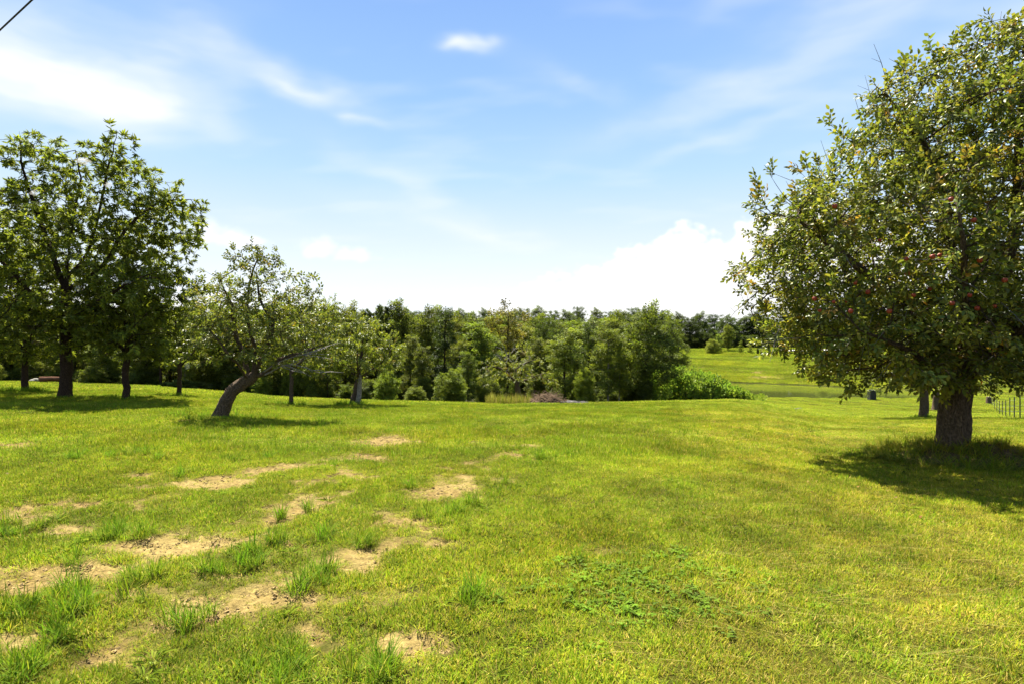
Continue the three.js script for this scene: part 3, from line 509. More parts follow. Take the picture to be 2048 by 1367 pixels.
// ---------------------------------------------------------------- the old fruiting apple tree
const apples1 = [1, 2, 3, 4].map((s) => appleSpray(200 + s));
let oldApple;
{
  const D = 8.7, b = P(1908, D); b.y -= 0.05;
  const fork = at(1915, 770, D), stems = [
    [[b, at(1907, 850, D), fork]],
    [[at(1880, 690, D - 0.2), at(1800, 600, D - 0.5), at(1700, 520, D - 0.7), at(1600, 440, D - 0.5)], 0, 1],
    [[at(1930, 660, D + 0.2), at(1905, 500, D + 0.2), at(1880, 360, D), at(1820, 250, D), at(1745, 160, D)], 0, 1],
    [[at(1985, 650, D + 0.3), at(2030, 450, D + 0.4), at(2040, 250, D + 0.2), at(2052, 65, D)], 0, 1],
    [[at(1990, 700, D - 0.6), at(2080, 620, D - 1.2), at(2180, 520, D - 1.4)], 0, 1],
    [[at(1930, 690, D - 0.8), at(1930, 560, D - 1.7), at(1920, 430, D - 2.0)], 0, 1],
    [[at(1930, 680, D + 0.9), at(1960, 560, D + 1.9), at(1990, 430, D + 2.4)], 0, 1],
    [[at(1860, 715, D + 0.5), at(1780, 640, D + 1.3), at(1700, 560, D + 1.8)], 0, 0.97],
    [[at(1870, 740, D - 0.6), at(1800, 690, D - 1.2), at(1720, 660, D - 1.5)], 0, 0.97],
  ];
  const L = (p, q, d, rx, ry, rz, n, hollow) => ({ c: at(p, q, D + d), r: V(rx, ry, rz), n, hollow });
  const lobes = [L(2020, 450, 0.2, 3.3, 2.3, 3.0, 1900, 0.45), L(1740, 545, 0, 1.9, 1.6, 2.1, 950, 0.3), L(1990, 250, 0, 1.75, 1.5, 1.8, 460, 0.2), L(1800, 660, -0.6, 1.7, 0.85, 1.6, 480, 0.2), L(1590, 430, -0.3, 0.8, 0.75, 0.9, 80, 0), L(1760, 190, 0, 0.2, 0.35, 0.3, 14, 0), L(1860, 300, 0, 0.8, 0.8, 0.9, 70, 0), L(2045, 100, 0, 0.25, 0.6, 0.3, 26, 0), L(2040, 690, -0.8, 1.6, 0.75, 1.7, 320, 0.2), L(1720, 720, 0, 0.8, 0.45, 1.0, 110, 0), L(1900, 715, 0.4, 2.2, 0.45, 2.2, 330, 0), L(1570, 600, 0, 0.6, 0.9, 0.8, 110, 0)];
  { const q = mulberry(20); for (let i = 0; i < 40; i++) { const a = q() * 6.283, e = -0.2 + q() * 1.1, d = V(Math.cos(a) * Math.cos(e), Math.sin(e), Math.sin(a) * Math.cos(e)), base = lobes[i % 2], u = base.c.clone().add(V(d.x * base.r.x, d.y * base.r.y, d.z * base.r.z)); for (let k = 0; k < 4; k++) lobes.push({ c: u.clone().addScaledVector(d, 0.12 * k - 0.05).add(V(0, 0.06 * k, 0)), r: V(0.07, 0.07, 0.07), n: 2, hollow: 0 }); } }
  const sk = grow({ seed: 21, stems, lobes, step: 0.13, reach: 2.2, kill: 0.15, radius: 0.215, tip: 0.0045, lift: 0.02, growFrom: 10 });
  const tint = (p, r) => { const v = 0.9 + 0.25 * n3(p.x * 1.1, p.y * 1.1, p.z * 1.1) + 0.25 * (r() - 0.5), y = Math.max(0, n3(p.x * 0.7 + 5, p.y * 0.7, p.z * 0.7)), dead = r() < 0.03; return dead ? [1.6, 0.9, 1.0] : [v * (1 + 0.35 * y), v * (1 + 0.12 * y), v]; };
  const crown = leafCrown(sk, { seed: 22, sprays: apples1, mat: appleMat, maxRad: 0.016, along: 1.9, atTip: 3, keep: (p, r) => n3(p.x * 1.1, p.y * 1.1, p.z * 1.1) > -0.22 - 0.3 * r(), rise: 0.12, flat: 1.0, tint });
  oldApple = { sk, spots: crown.spots };
  treeThing('apple_tree', 'stout old apple tree hung with red apples, its thick trunk rising from a grassy mound', b, sk, appleBark, crown, { flare: 0.2, sides: 36, lumpy: 0.14, limbMat: appleBark });
  console.log('old apple', sk.pos.length, crown.spots.length);
  const r = mulberry(23), parts = [], near = crown.spots.filter((p) => p.y > 1.2 && p.z > -9.4);
  for (let i = 0; i < 190; i++) {
    const s = near[Math.floor(r() * near.length)], out = s.clone().sub(V(7.4, 3.2, -8.9)).normalize(), d = V(r() - 0.5, r() - 0.5, r() - 0.5).multiplyScalar(1.3).add(out), L = 0.2 + 0.5 * r();
    d.normalize(); const m = s.clone().addScaledVector(d, L * 0.5).add(V(0, 0.05 * (r() - 0.5), 0)), e = s.clone().addScaledVector(d, L).add(V(0, -0.12 * r(), 0)); parts.push(tube([s.clone().addScaledVector(d, -0.2), s, m, e], [0.006, 0.0055, 0.004, 0.002], 4));
    if (r() < 0.6) { const f = m.clone().add(V(r() - 0.5, r() - 0.5, r() - 0.5).multiplyScalar(0.3)); parts.push(tube([m, f], [0.0035, 0.0015], 3)); }
  }
  const tw = new THREE.Mesh(mergeGeometries(parts), greyTwig); tw.name = 'bare_twigs'; tw.userData.kind = 'stuff'; tw.userData.label = 'bare pale dead twigs'; tw.position.sub(b); scene.children[scene.children.length - 1].add(shade(tw));
}

// apples: a dimpled fruit on a stalk, each hanging from a spray of the old tree
{
  const prof = [[0, -0.030], [0.006, -0.0325], [0.016, -0.031], [0.027, -0.022], [0.0335, -0.006], [0.0345, 0.006], [0.031, 0.020], [0.022, 0.0295], [0.012, 0.031], [0.005, 0.027], [0, 0.023]].map(([x, y]) => new THREE.Vector2(x, y));
  const fruit = new THREE.LatheGeometry(prof, 18), stalk = new THREE.CylinderGeometry(0.0012, 0.0016, 0.035, 5).translate(0, 0.04, 0);
  const cols = []; for (let i = 0; i < fruit.attributes.position.count; i++) { const x = fruit.attributes.position.getX(i), y = fruit.attributes.position.getY(i), z = fruit.attributes.position.getZ(i), k = clamp(0.25 + 0.5 * n3(x * 30, y * 12, z * 30)); cols.push(lerp(0.21, 0.32, k), lerp(0.028, 0.13, k * k), lerp(0.012, 0.02, k)); }
  fruit.setAttribute('color', new THREE.Float32BufferAttribute(cols, 3));
  const skin = new THREE.MeshPhysicalMaterial({ name: 'apple skin', vertexColors: true, roughness: 0.5, clearcoat: 0.08, clearcoatRoughness: 0.4, specularIntensity: 0.5 }), wood = new THREE.MeshStandardMaterial({ color: C(0.12, 0.08, 0.04), roughness: 0.9 });
  const r = mulberry(61), proj = oldApple.spots.map((p) => [CX + F * p.x / -p.z, CY - F * (p.y - EYE) / -p.z, p]);
  const marks = [[1630, 597], [1860, 578], [1712, 565], [1813, 517], [1815, 546], [1880, 510], [1866, 513], [1670, 412], [1903, 398], [1692, 602], [1668, 603], [1736, 584], [1779, 622], [1940, 590], [1948, 440], [1955, 616], [1905, 606], [1702, 622], [1990, 612], [1640, 620], [1828, 590], [1960, 520], [2010, 560], [1760, 480]];
  for (const [p, q] of marks) {
    let best = null; for (const [a, b, v] of proj) if (Math.hypot(a - p, b - q) < 26 && (!best || -v.z < -best.z)) best = v;
    if (!best) continue;
    const D = -best.z - 0.03, g = new THREE.Group(); g.position.copy(at(p, q, D)); g.rotation.set((r() - 0.5) * 0.6, r() * 6, (r() - 0.5) * 0.6); g.scale.setScalar(0.62 + 0.34 * r());
    const f = new THREE.Mesh(fruit, skin), st = new THREE.Mesh(stalk, wood); f.name = 'fruit'; st.name = 'stalk'; g.add(f, st);
    add(g, 'apple', 'ripe red apple hanging among the leaves of the stout old apple tree', 'apple', 'apples on the old tree');
  }
}
// long grass and leaf litter heaped round the old apple tree
{
  const r = mulberry(71), b = P(1908, 8.7), g = new THREE.Group(); g.position.copy(b);
  const long = [0, 1, 2].map((k) => tuft(720 + k, { n: 30, R: 0.05, L: [0.16, 0.42], W: [0.004, 0.008], tilt: [0.3, 1.1], straw: 0.22, olive: 0.4, bend: 1.4 }));
  const S = new Scatter(long);
  const hump = (x, z) => 0.20 * Math.exp(-(x * x + z * z) / 0.35) + 0.16 * Math.exp(-((x - 0.5) ** 2 + (z - 0.35) ** 2) / 0.14);
  for (let i = 0; i < 330; i++) { const a = r() * 6.283, q = 0.24 + 0.95 * r(), x = Math.cos(a) * q * 1.15 + 0.05, z = Math.sin(a) * q; S.put(Math.floor(r() * 3), x, hump(x, z) * 0.8, z, r() * 6.28, 0.6 + 0.6 * r(), [0.75 + 0.3 * r(), 0.8 + 0.2 * r(), 0.8]); }
  for (let i = 0; i < 40; i++) { const x = 0.35 + 0.55 * r(), z = 0.2 + 0.4 * r(); S.put(Math.floor(r() * 3), x, hump(x, z) * 0.9, z, r() * 6.28, 0.6 + 0.3 * r(), [1.1, 0.75, 0.9]); }
  const hg = new THREE.PlaneGeometry(2.2, 2.0, 40, 36).rotateX(-Math.PI / 2), a = hg.attributes.position; for (let i = 0; i < a.count; i++) { const x = a.getX(i), z = a.getZ(i); a.setY(i, groundH(b.x + x, b.z + z) - b.y + hump(x, z) * (1 + 0.3 * n2(x * 5, z * 5)) - 0.012); } hg.computeVertexNormals();
  const earth = new THREE.Mesh(hg, new THREE.MeshPhysicalMaterial({ specularIntensity: 0.05, color: C(0.17, 0.11, 0.06), map: soilMap, bumpMap: soilBump, bumpScale: 0.03, roughness: 1 })); earth.name = 'earth'; g.add(earth);
  for (const m of S.meshes(grassMat)) g.add(m);
  add(g, 'grass_mound', 'unmown long grass on a dark earth mound round the stout old apple trunk', 'grass mound');
}

// ---------------------------------------------------------------- orchard and shade trees on the lawn
const dryTint = (dead, warm) => (p, r) => { const v = 0.88 + 0.3 * n3(p.x * 0.8, p.y * 0.8, p.z * 0.8) + 0.25 * (r() - 0.5); return r() < dead ? [1.5 * v, 0.95 * v, v] : [v * warm, v, v]; };
const lob = (D) => (p, q, d, rx, ry, rz, n, hollow = 0.2) => ({ c: at(p, q, D + d), r: V(rx, ry, rz), n, hollow });
// the leaning apple tree
{
  const D = 13.8, b = P(438, D), L = lob(D), f = at(505, 752, D); b.y -= 0.05;
  const stems = [
    [[b, at(462, 785, D), f]],
    [[at(488, 715, D + 0.1), at(470, 665, D + 0.2), at(462, 610, D + 0.1), at(440, 560, D)], 0, 0.9],
    [[at(510, 700, D), at(495, 640, D - 0.2), at(498, 570, D), at(520, 500, D)], 0, 0.96],
    [[at(525, 710, D), at(545, 650, D), at(520, 600, D + 0.2), at(512, 535, D + 0.1)], 0, 0.98],
    [[at(530, 745, D), at(560, 718, D - 0.2), at(600, 705, D - 0.3), at(640, 690, D - 0.2)], 0, 1],
    [[at(520, 720, D + 0.6), at(540, 650, D + 0.9), at(560, 590, D + 1.0)], 0, 1],
    [[at(480, 735, D - 0.5), at(450, 700, D - 0.9), at(420, 660, D - 1.0)], 0, 0.9],
  ];
  const lobes = [L(495, 640, 0, 1.25, 1.0, 1.3, 330), L(510, 540, 0, 0.75, 0.75, 0.8, 95), L(435, 600, 0, 0.65, 0.85, 0.8, 110), L(590, 655, 0, 0.85, 0.85, 1.0, 150), L(610, 585, 0.2, 0.45, 0.5, 0.5, 34), L(540, 700, 0, 0.9, 0.5, 1.1, 110), L(400, 690, -0.2, 0.5, 0.6, 0.6, 50), L(640, 700, 0, 0.5, 0.5, 0.6, 50)];
  const sk = grow({ seed: 24, stems, lobes, step: 0.13, reach: 1.6, kill: 0.19, radius: 0.165, tip: 0.0048, growFrom: 8 });
  const crown = leafCrown(sk, { seed: 25, sprays: [1, 2, 3].map((k) => appleSpray(240 + k, 8, 0.17, [[0.135, 0.165, 0.0153], [0.176, 0.206, 0.0180], [0.218, 0.228, 0.0216], [0.109, 0.137, 0.0126]])), mat: appleMat, maxRad: 0.014, along: 1.7, atTip: 2.4, flat: 0.7, tint: dryTint(0.03, 1.02) });
  treeThing('apple_tree', 'leaning apple tree with a slanted trunk and thin crown on the lawn', b, sk, appleBark, crown, { flare: 0.25, sides: 24, lumpy: 0.14 });
  // its dead grey boughs
  const r = mulberry(26), parts = []; const bough = (a, c, d, n) => { const cv = new THREE.CatmullRomCurve3([a, c, d]), pts = cv.getPoints(12); parts.push(tube(pts, pts.map((_, i) => 0.021 * (1 - i / 14)), 6, 0.1, n)); for (let k = 0; k < 7; k++) { const s = pts[4 + Math.floor(r() * 8)], e = s.clone().add(V(0.25 + 0.5 * r(), (r() - 0.45) * 0.6, (r() - 0.5) * 0.7)), m = s.clone().lerp(e, 0.5).add(V(0, 0.07 * (r() - 0.3), 0.1 * (r() - 0.5))); parts.push(tube([s, m, e], [0.011, 0.007, 0.003], 4)); } };
  bough(at(528, 742, D - 0.2), at(570, 718, D - 0.6), at(640, 700, D - 0.8), 1); bough(at(530, 748, D - 0.25), at(580, 728, D - 0.7), at(650, 748, D - 0.9), 2);
  const dead = new THREE.Mesh(mergeGeometries(parts), greyTwig); dead.name = 'dead_boughs'; dead.userData.kind = 'stuff'; dead.userData.label = 'bare grey dead boughs'; dead.position.sub(b);
  scene.children[scene.children.length - 1].add(shade(dead));
}
// the tall shade tree with long leaves and its neighbours
const whorls = [1, 2, 3, 4].map((s) => whorlSpray(260 + s));
function shadeTree(o) {
  const b = P(o.p, o.D), L = lob(o.D); b.y -= 0.06;
  const stems = [[[b, at(o.p + (o.lean ?? 0) * 0.5, (o.fork + o.base) / 2, o.D), at(o.p + (o.lean ?? 0), o.fork, o.D)]], ...o.limbs.map(([f, ...pts]) => [pts.map(([p, q, d]) => at(p, q, o.D + d)), 0, f])];
  const sk = grow({ seed: o.seed, stems, lobes: o.lobes.map((a) => L(...a)), step: o.step ?? 0.24, reach: 3, kill: (o.kill ?? 0.33) * 0.8, radius: o.radius, tip: 0.007, growFrom: o.growFrom ?? 8, lift: 0.0 });
  const crown = leafCrown(sk, { seed: o.seed + 1, sprays: whorls, mat: treeMat, maxRad: 0.026, along: o.along ?? 1.9, atTip: 2.8, keep: (p, r) => n3(p.x * 0.95, p.y * 1.05, p.z * 0.95) > -0.3 - 0.3 * r(), flat: 1.5, rise: 0.1, tint: dryTint(0.0, 1.05) });
  treeThing('shade_tree', o.label, b, sk, darkBark, crown, { flare: 0.4, sides: 22, lumpy: 0.1, group: o.group });
  console.log(o.label.slice(0, 20), sk.pos.length, crown.spots.length); return sk;
}
const bigTree = shadeTree({
  seed: 41, p: 130, D: 19, base: 795, fork: 535, radius: 0.185, label: 'tallest shade tree with long leaves, thick furrowed dark trunk and whitish webs in its crown', lean: 3,
  limbs: [[0.86, [108, 520, 0], [75, 430, 0.3], [45, 330, 0.2], [38, 262, 0]], [1, [138, 490, 0], [150, 420, 0], [160, 350, 0], [150, 300, 0]], [0.92, [165, 520, 0.2], [190, 450, 0.3], [215, 340, 0], [233, 260, 0]], [0.82, [195, 540, -0.3], [260, 450, -0.5], [330, 400, -0.5], [395, 400, -0.3]], [0.76, [190, 570, 0.6], [270, 500, 1.0], [360, 465, 1.2]], [0.68, [180, 610, -1], [250, 570, -1.6], [320, 540, -2]], [0.7, [80, 600, -0.9], [20, 540, -1.6], [-40, 480, -2]], [0.64, [60, 620, 0.8], [-20, 560, 1.8], [-90, 500, 2.2]], [0.56, [170, 650, 1], [240, 620, 2], [320, 600, 2.4]]],
  lobes: [[130, 520, 0, 3.2, 2.3, 3.2, 520, 0.3], [55, 340, 0.2, 1.35, 1.4, 1.4, 130], [150, 370, 0, 1.0, 1.1, 1.2, 90], [228, 320, 0, 0.75, 1.05, 0.9, 75], [290, 385, -0.3, 1.1, 0.75, 1.2, 95], [345, 450, 0.2, 1.05, 0.8, 1.3, 110], [370, 490, 1, 0.7, 0.5, 0.8, 40], [310, 570, -0.8, 1.3, 0.9, 1.6, 120], [-40, 470, 0, 2.2, 1.9, 2.4, 230], [60, 640, -0.8, 2.0, 0.9, 2.0, 170], [220, 650, 0, 1.6, 0.8, 2.0, 150], [250, 470, 0, 1.3, 1.0, 1.6, 110]],
});
shadeTree({ seed: 43, p: 252, D: 18.8, base: 795, fork: 690, radius: 0.105, kill: 0.3, label: 'smaller shade tree with a slender dark trunk between the tallest shade tree and leaning apple',
  limbs: [[1, [250, 640, 0], [248, 580, 0.2], [255, 520, 0]], [0.9, [285, 660, 0.3], [320, 620, 0.5], [345, 590, 0.6]], [0.9, [215, 660, -0.3], [190, 620, -0.5]], [0.85, [260, 680, -0.8], [270, 640, -1.3]]], growFrom: 6,
  lobes: [[255, 610, 0, 1.3, 1.6, 1.4, 230], [330, 640, 0.3, 0.9, 1.1, 1.1, 130], [200, 660, 0, 0.9, 0.9, 1.1, 100], [280, 690, 0, 1.2, 0.55, 1.2, 90]] });
shadeTree({ seed: 45, p: 50, D: 22.5, base: 778, fork: 690, radius: 0.115, kill: 0.34, label: 'shade tree with brush sprouting round its foot near the fallen log',
  limbs: [[1, [45, 640, 0], [50, 560, 0.2], [40, 480, 0]], [0.9, [90, 650, 0.3], [120, 600, 0.5]], [0.9, [0, 650, -0.3], [-50, 600, -0.5]], [0.85, [60, 680, -0.8], [70, 640, -1.5]]], growFrom: 6,
  lobes: [[45, 590, 0, 2.0, 2.6, 2.0, 280], [-40, 640, 0, 1.4, 1.4, 1.6, 120], [110, 650, 0.4, 1.2, 1.2, 1.4, 110], [50, 700, 0, 1.8, 0.6, 1.6, 90]] });
// small stunted tree with a bare lower stem
shadeTree({ seed: 47, p: 358, D: 23, base: 780, fork: 735, radius: 0.085, kill: 0.3, label: 'stunted little tree with a short grey stem standing out before the woods',
  limbs: [[1, [360, 700, 0], [352, 650, 0.1], [365, 600, 0]], [0.7, [350, 752, 0], [338, 745, 0]], [0.9, [385, 705, 0], [400, 670, 0]]], growFrom: 5, lobes: [[360, 660, 0, 0.9, 1.3, 0.9, 100], [385, 610, 0, 0.6, 0.7, 0.7, 40], [345, 715, 0, 0.7, 0.35, 0.7, 24]], along: 1.2 });
// slender orchard trees behind the leaning one
function orchard(o) {
  const b = P(o.p, o.D), L = lob(o.D); b.y -= 0.05;
  const stems = [[[b, at(o.p + o.lean * 0.5, (o.fork + o.base) / 2, o.D), at(o.p + o.lean, o.fork, o.D)]], ...o.limbs.map(([f, ...pts]) => [pts.map(([p, q, d]) => at(p, q, o.D + d)), 0, f])];
  const sk = grow({ seed: o.seed, stems, lobes: o.lobes.map((a) => L(...a)), step: o.step ?? 0.17, reach: 2, kill: o.kill ?? 0.25, radius: o.radius, tip: 0.005, growFrom: 5 });
  const crown = leafCrown(sk, { seed: o.seed + 1, sprays: o.sprays, mat: appleMat, maxRad: 0.018, along: (o.along ?? 1.5) * 1.6, atTip: 3, flat: 0.9, tint: dryTint(0.03, o.warm ?? 1.05) });
  return treeThing(o.name ?? 'apple_tree', o.label, b, sk, o.bark ?? appleBark, crown, { flare: 0.25, sides: 14, lumpy: 0.1, group: o.group });
}
const bushy = [1, 2, 3].map((k) => appleSpray(280 + k, 13, 0.26, [[0.157, 0.205, 0.0144], [0.202, 0.246, 0.0171], [0.241, 0.275, 0.0198]]));
orchard({ seed: 51, p: 583, D: 20, base: 808, fork: 735, lean: -1, radius: 0.075, sprays: bushy, warm: 1.03, label: 'young tree with a thin straight dark trunk and spreading crown behind the leaning apple',
  limbs: [[1, [590, 690, 0], [600, 640, 0.1], [610, 600, 0]], [0.9, [620, 700, 0.2], [650, 650, 0.3], [665, 610, 0]], [0.9, [560, 700, -0.2], [545, 660, 0]]], lobes: [[610, 680, 0.3, 1.35, 1.2, 1.3, 250], [650, 630, 0.3, 0.75, 0.75, 0.8, 90], [560, 690, 0, 0.8, 0.8, 0.9, 80], [640, 730, 0.3, 1.0, 0.45, 1.0, 70]] });
{
  const g = orchard({ seed: 53, p: 705, D: 20.5, base: 812, fork: 755, lean: 12, radius: 0.12, sprays: bushy, warm: 1.04, label: 'round-crowned fruit tree standing on two stems at the brow of the lawn',
    limbs: [[1, [722, 715, 0], [725, 680, 0.1], [720, 650, 0]], [0.95, [690, 730, 0.2], [665, 710, 0.3]], [0.95, [755, 730, -0.2], [780, 705, 0]], [0.95, [715, 735, -0.7], [715, 700, -1.1]]], lobes: [[722, 700, 0, 1.35, 1.05, 1.35, 330], [725, 660, 0, 0.8, 0.6, 0.9, 90], [670, 715, 0, 0.75, 0.65, 0.9, 90], [775, 715, 0, 0.6, 0.75, 0.8, 90]] });
  const b = P(705, 20.5), s2 = tube([P(714, 20.4), at(718, 785, 20.4), at(720, 745, 20.45)].map((v) => v.sub(b)), [0.10, 0.085, 0.07], 10, 0.1, 5), m = new THREE.Mesh(s2, paleBark); m.name = 'second_stem'; m.userData.label = 'paler second stem'; g.add(shade(m));
}
// two more apple trees in line behind the old one
for (const [seed, p, D, base, fork, R, lab] of [[55, 1848, 24, 838, 785, 0.17, 'second apple tree of the row, in the gap behind the stout old trunk'], [57, 1872, 47, 821, 785, 0.26, 'third apple tree of the row, farther down the slope toward the pond']]) {
  const k = D / 24, px = 24 / D;
  orchard({ seed, p, D, base, fork, lean: 1, radius: R, sprays: bushy, step: 0.24 * Math.sqrt(k), kill: 0.4 * Math.sqrt(k), label: lab, along: 1.8,
    limbs: [[1, [p, fork - 60 * px, 0], [p + 5, fork - 130 * px, 0]], [0.95, [p - 60 * px, fork - 40 * px, 0], [p - 130 * px, fork - 60 * px, 0]], [0.95, [p + 60 * px, fork - 45 * px, 0], [p + 130 * px, fork - 60 * px, 0]], [0.95, [p, fork - 40 * px, 1.4], [p, fork - 80 * px, 2.6]], [0.95, [p, fork - 40 * px, -1.4], [p, fork - 70 * px, -2.4]]],
    lobes: [[p, fork - 110 * px, 0, 3.3 * Math.sqrt(k), 2.2, 3.2 * Math.sqrt(k), 420, 0.3], [p - 90 * px, fork - 40 * px, 0, 1.8, 1.0, 2.2, 120], [p + 110 * px, fork - 45 * px, 0, 1.8, 1.0, 2.2, 110]] });
}

// ---------------------------------------------------------------- woodland tree kinds, built once and copied
const WG = { green: [[0.095, 0.133, 0.0107], [0.125, 0.165, 0.0131], [0.154, 0.191, 0.0153]], light: [[0.137, 0.187, 0.0131], [0.170, 0.218, 0.0168]], dark: [[0.067, 0.098, 0.0099], [0.087, 0.124, 0.0107], [0.104, 0.143, 0.0122]] };
const clG = [1, 2, 3].map((k) => leafCluster(300 + k, 34, 0.36, 0.16, 0.095, WG.green)), clD = [1, 2].map((k) => leafCluster(310 + k, 34, 0.36, 0.15, 0.09, WG.dark)), clL = [1, 2].map((k) => leafCluster(320 + k, 32, 0.34, 0.16, 0.095, WG.light, 0.1)), clN = [1, 2].map((k) => needleCluster(330 + k, WG.dark));
const proto = {};
function kind(name, o) {
  const r = mulberry(o.seed), lobes = [];
  for (const [x, y, z, rx, ry, rz, n] of o.fixed ?? []) lobes.push({ c: V(x, y, z), r: V(rx, ry, rz), n, hollow: 0.1 });
  for (let i = 0; i < (o.lobes ?? 0); i++) { // uneven clumps over the crown's form
    const y = lerp(o.y0, o.y1, (i + 0.5) / o.lobes), s = Math.sin(Math.PI * clamp((y - o.y0) / (o.y1 - o.y0) * 0.86 + 0.12)), a = i * 2.4 + r(), q = o.w * s * (0.35 + 0.4 * r()), R = o.clump * (0.7 + 0.6 * r());
    lobes.push({ c: V(Math.cos(a) * q, y, Math.sin(a) * q), r: V(R, R * (o.squash ?? 0.75), R), n: o.n, hollow: 0.15 });
  }
  const stems = [[[V(0, -0.3, 0), V(0.1, o.top * 0.5, 0.05), V(0, o.top, 0)]], ...(o.stems ?? [])];
  const sk = grow({ seed: o.seed + 1, stems, lobes, step: o.step ?? 0.4, reach: 5, kill: o.kill ?? 0.55, radius: o.radius, tip: 0.012, growFrom: o.growFrom ?? 5, lift: o.lift ?? 0.05 });
  const crown = leafCrown(sk, { seed: o.seed + 2, sprays: o.sprays, mat: treeMat, maxRad: o.maxRad ?? 0.06, along: (o.along ?? 1.3) * 2.2, atTip: (o.atTip ?? 1.6) * 1.8, flat: 1.2, from: o.from, tint: (p, q) => { const v = 0.95 + 0.25 * n3(p.x * 0.9, p.y * 0.9, p.z * 0.9) + 0.75 * (q() - 0.5); return [v * 1.02, v, v]; }, keep: (p, q) => n3(p.x * 0.7 + o.seed, p.y * 0.8, p.z * 0.7) > -0.3 - 0.3 * q() });
  const m = skeletonMesh(sk, { sides: 9, lumpy: 0.08, thin: 0.018 }), g = new THREE.Group();
  const t = new THREE.Mesh(m.limb ? mergeGeometries([m.trunk, m.limb]) : m.trunk, o.bark ?? darkBark); t.name = 'trunk'; g.add(t); for (const c of crown.meshes) g.add(c);
  proto[name] = g; console.log(name, sk.pos.length, crown.spots.length);
}
kind('oval', { seed: 81, top: 8, radius: 0.17, lobes: 20, y0: 1.6, y1: 9.3, w: 3.0, clump: 1.35, n: 26, sprays: clG });
kind('broad', { seed: 82, top: 7, radius: 0.2, lobes: 22, y0: 1.2, y1: 9.0, w: 4.0, clump: 1.5, n: 26, sprays: clD, squash: 0.65 });
kind('slim', { seed: 83, top: 9, radius: 0.11, lobes: 18, y0: 1.4, y1: 9.5, w: 1.8, clump: 0.95, n: 22, sprays: clG });
kind('light', { seed: 84, top: 8.5, radius: 0.11, lobes: 17, y0: 2.4, y1: 9.4, w: 2.4, clump: 1.05, n: 22, sprays: clL, bark: paleBark });
kind('thin', { seed: 85, top: 9.2, radius: 0.12, lobes: 14, y0: 3.5, y1: 9.7, w: 2.0, clump: 0.9, n: 11, sprays: clG, along: 0.8 });
kind('pine', { seed: 86, top: 9.6, radius: 0.16, lobes: 22, y0: 3.2, y1: 9.6, w: 2.2, clump: 0.9, n: 14, squash: 0.4, sprays: clN, along: 1.6, maxRad: 0.05 });
kind('vine', { seed: 87, top: 9, radius: 0.14, lobes: 20, y0: 0.8, y1: 9.5, w: 1.2, clump: 0.85, n: 18, sprays: clD });
kind('shrub', { seed: 88, top: 4, radius: 0.09, lobes: 16, y0: 1.0, y1: 9.0, w: 5.2, clump: 2.0, n: 22, sprays: clL.map((g) => g.clone().scale(1.8, 1.8, 1.8)), squash: 0.6, kill: 0.8, step: 0.6, maxRad: 0.05 });
kind('bush', { seed: 89, top: 3, radius: 0.12, lobes: 16, y0: 0.6, y1: 8.6, w: 6.0, clump: 2.4, n: 22, sprays: clG.slice(0, 2).map((g) => g.clone().scale(2.2, 2.2, 2.2)), squash: 0.7, kill: 0.9, step: 0.7, maxRad: 0.06 });
kind('cone', { seed: 90, top: 9.5, radius: 0.1, fixed: [[0, 2.2, 0, 2.3, 1.4, 2.3, 70], [0, 4.6, 0, 1.7, 1.4, 1.7, 60], [0, 7, 0, 1.1, 1.3, 1.1, 40], [0, 8.8, 0, 0.5, 1, 0.5, 16]], sprays: clL, growFrom: 2 });

const LOOK = { oval: 'full oval', broad: 'broad spreading', slim: 'narrow upright', light: 'light green', thin: 'thin see-through', pine: 'needled', vine: 'vine-clad', shrub: 'loose pale', bush: 'dense round', cone: 'pointed' };
function plant(k, p, top, D, wpx, o) {
  const b = P(p, D), h = EYE + (CY - top) / F * D - b.y, w = wpx * (D > 33 && D < 110 ? 1.3 : 1.1) / F * D, src = proto[k], g = src.clone();
  const span = { oval: 6.4, broad: 8.4, slim: 4.2, light: 5.2, thin: 4.4, pine: 5, vine: 3.6, shrub: 12, bush: 14, cone: 4.6 }[k];
  g.position.set(b.x, b.y - 0.1, b.z); g.scale.set(w / span, (h + 0.1) / 10, w / span); g.rotation.y = o.turn;
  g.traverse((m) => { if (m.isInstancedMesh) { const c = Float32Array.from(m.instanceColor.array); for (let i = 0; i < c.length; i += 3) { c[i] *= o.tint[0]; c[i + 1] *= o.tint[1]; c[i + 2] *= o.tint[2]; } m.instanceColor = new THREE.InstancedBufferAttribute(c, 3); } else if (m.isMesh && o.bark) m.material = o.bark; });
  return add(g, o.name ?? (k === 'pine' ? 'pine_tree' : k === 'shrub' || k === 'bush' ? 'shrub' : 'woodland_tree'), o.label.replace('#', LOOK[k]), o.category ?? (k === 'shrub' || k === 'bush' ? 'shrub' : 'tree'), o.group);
}
const rw = mulberry(91), tn = (w = 1, v = 1) => { const a = v * (0.88 + 0.24 * rw()), b = 1 + 0.14 * (rw() - 0.5); return [a * w * b, a, a * 0.95]; };
const T = (k, p, top, D, w, label, tint, extra = {}) => plant(k, p, top, D, w, { label, tint: tint ?? tn(), turn: rw() * 6.28, ...extra });
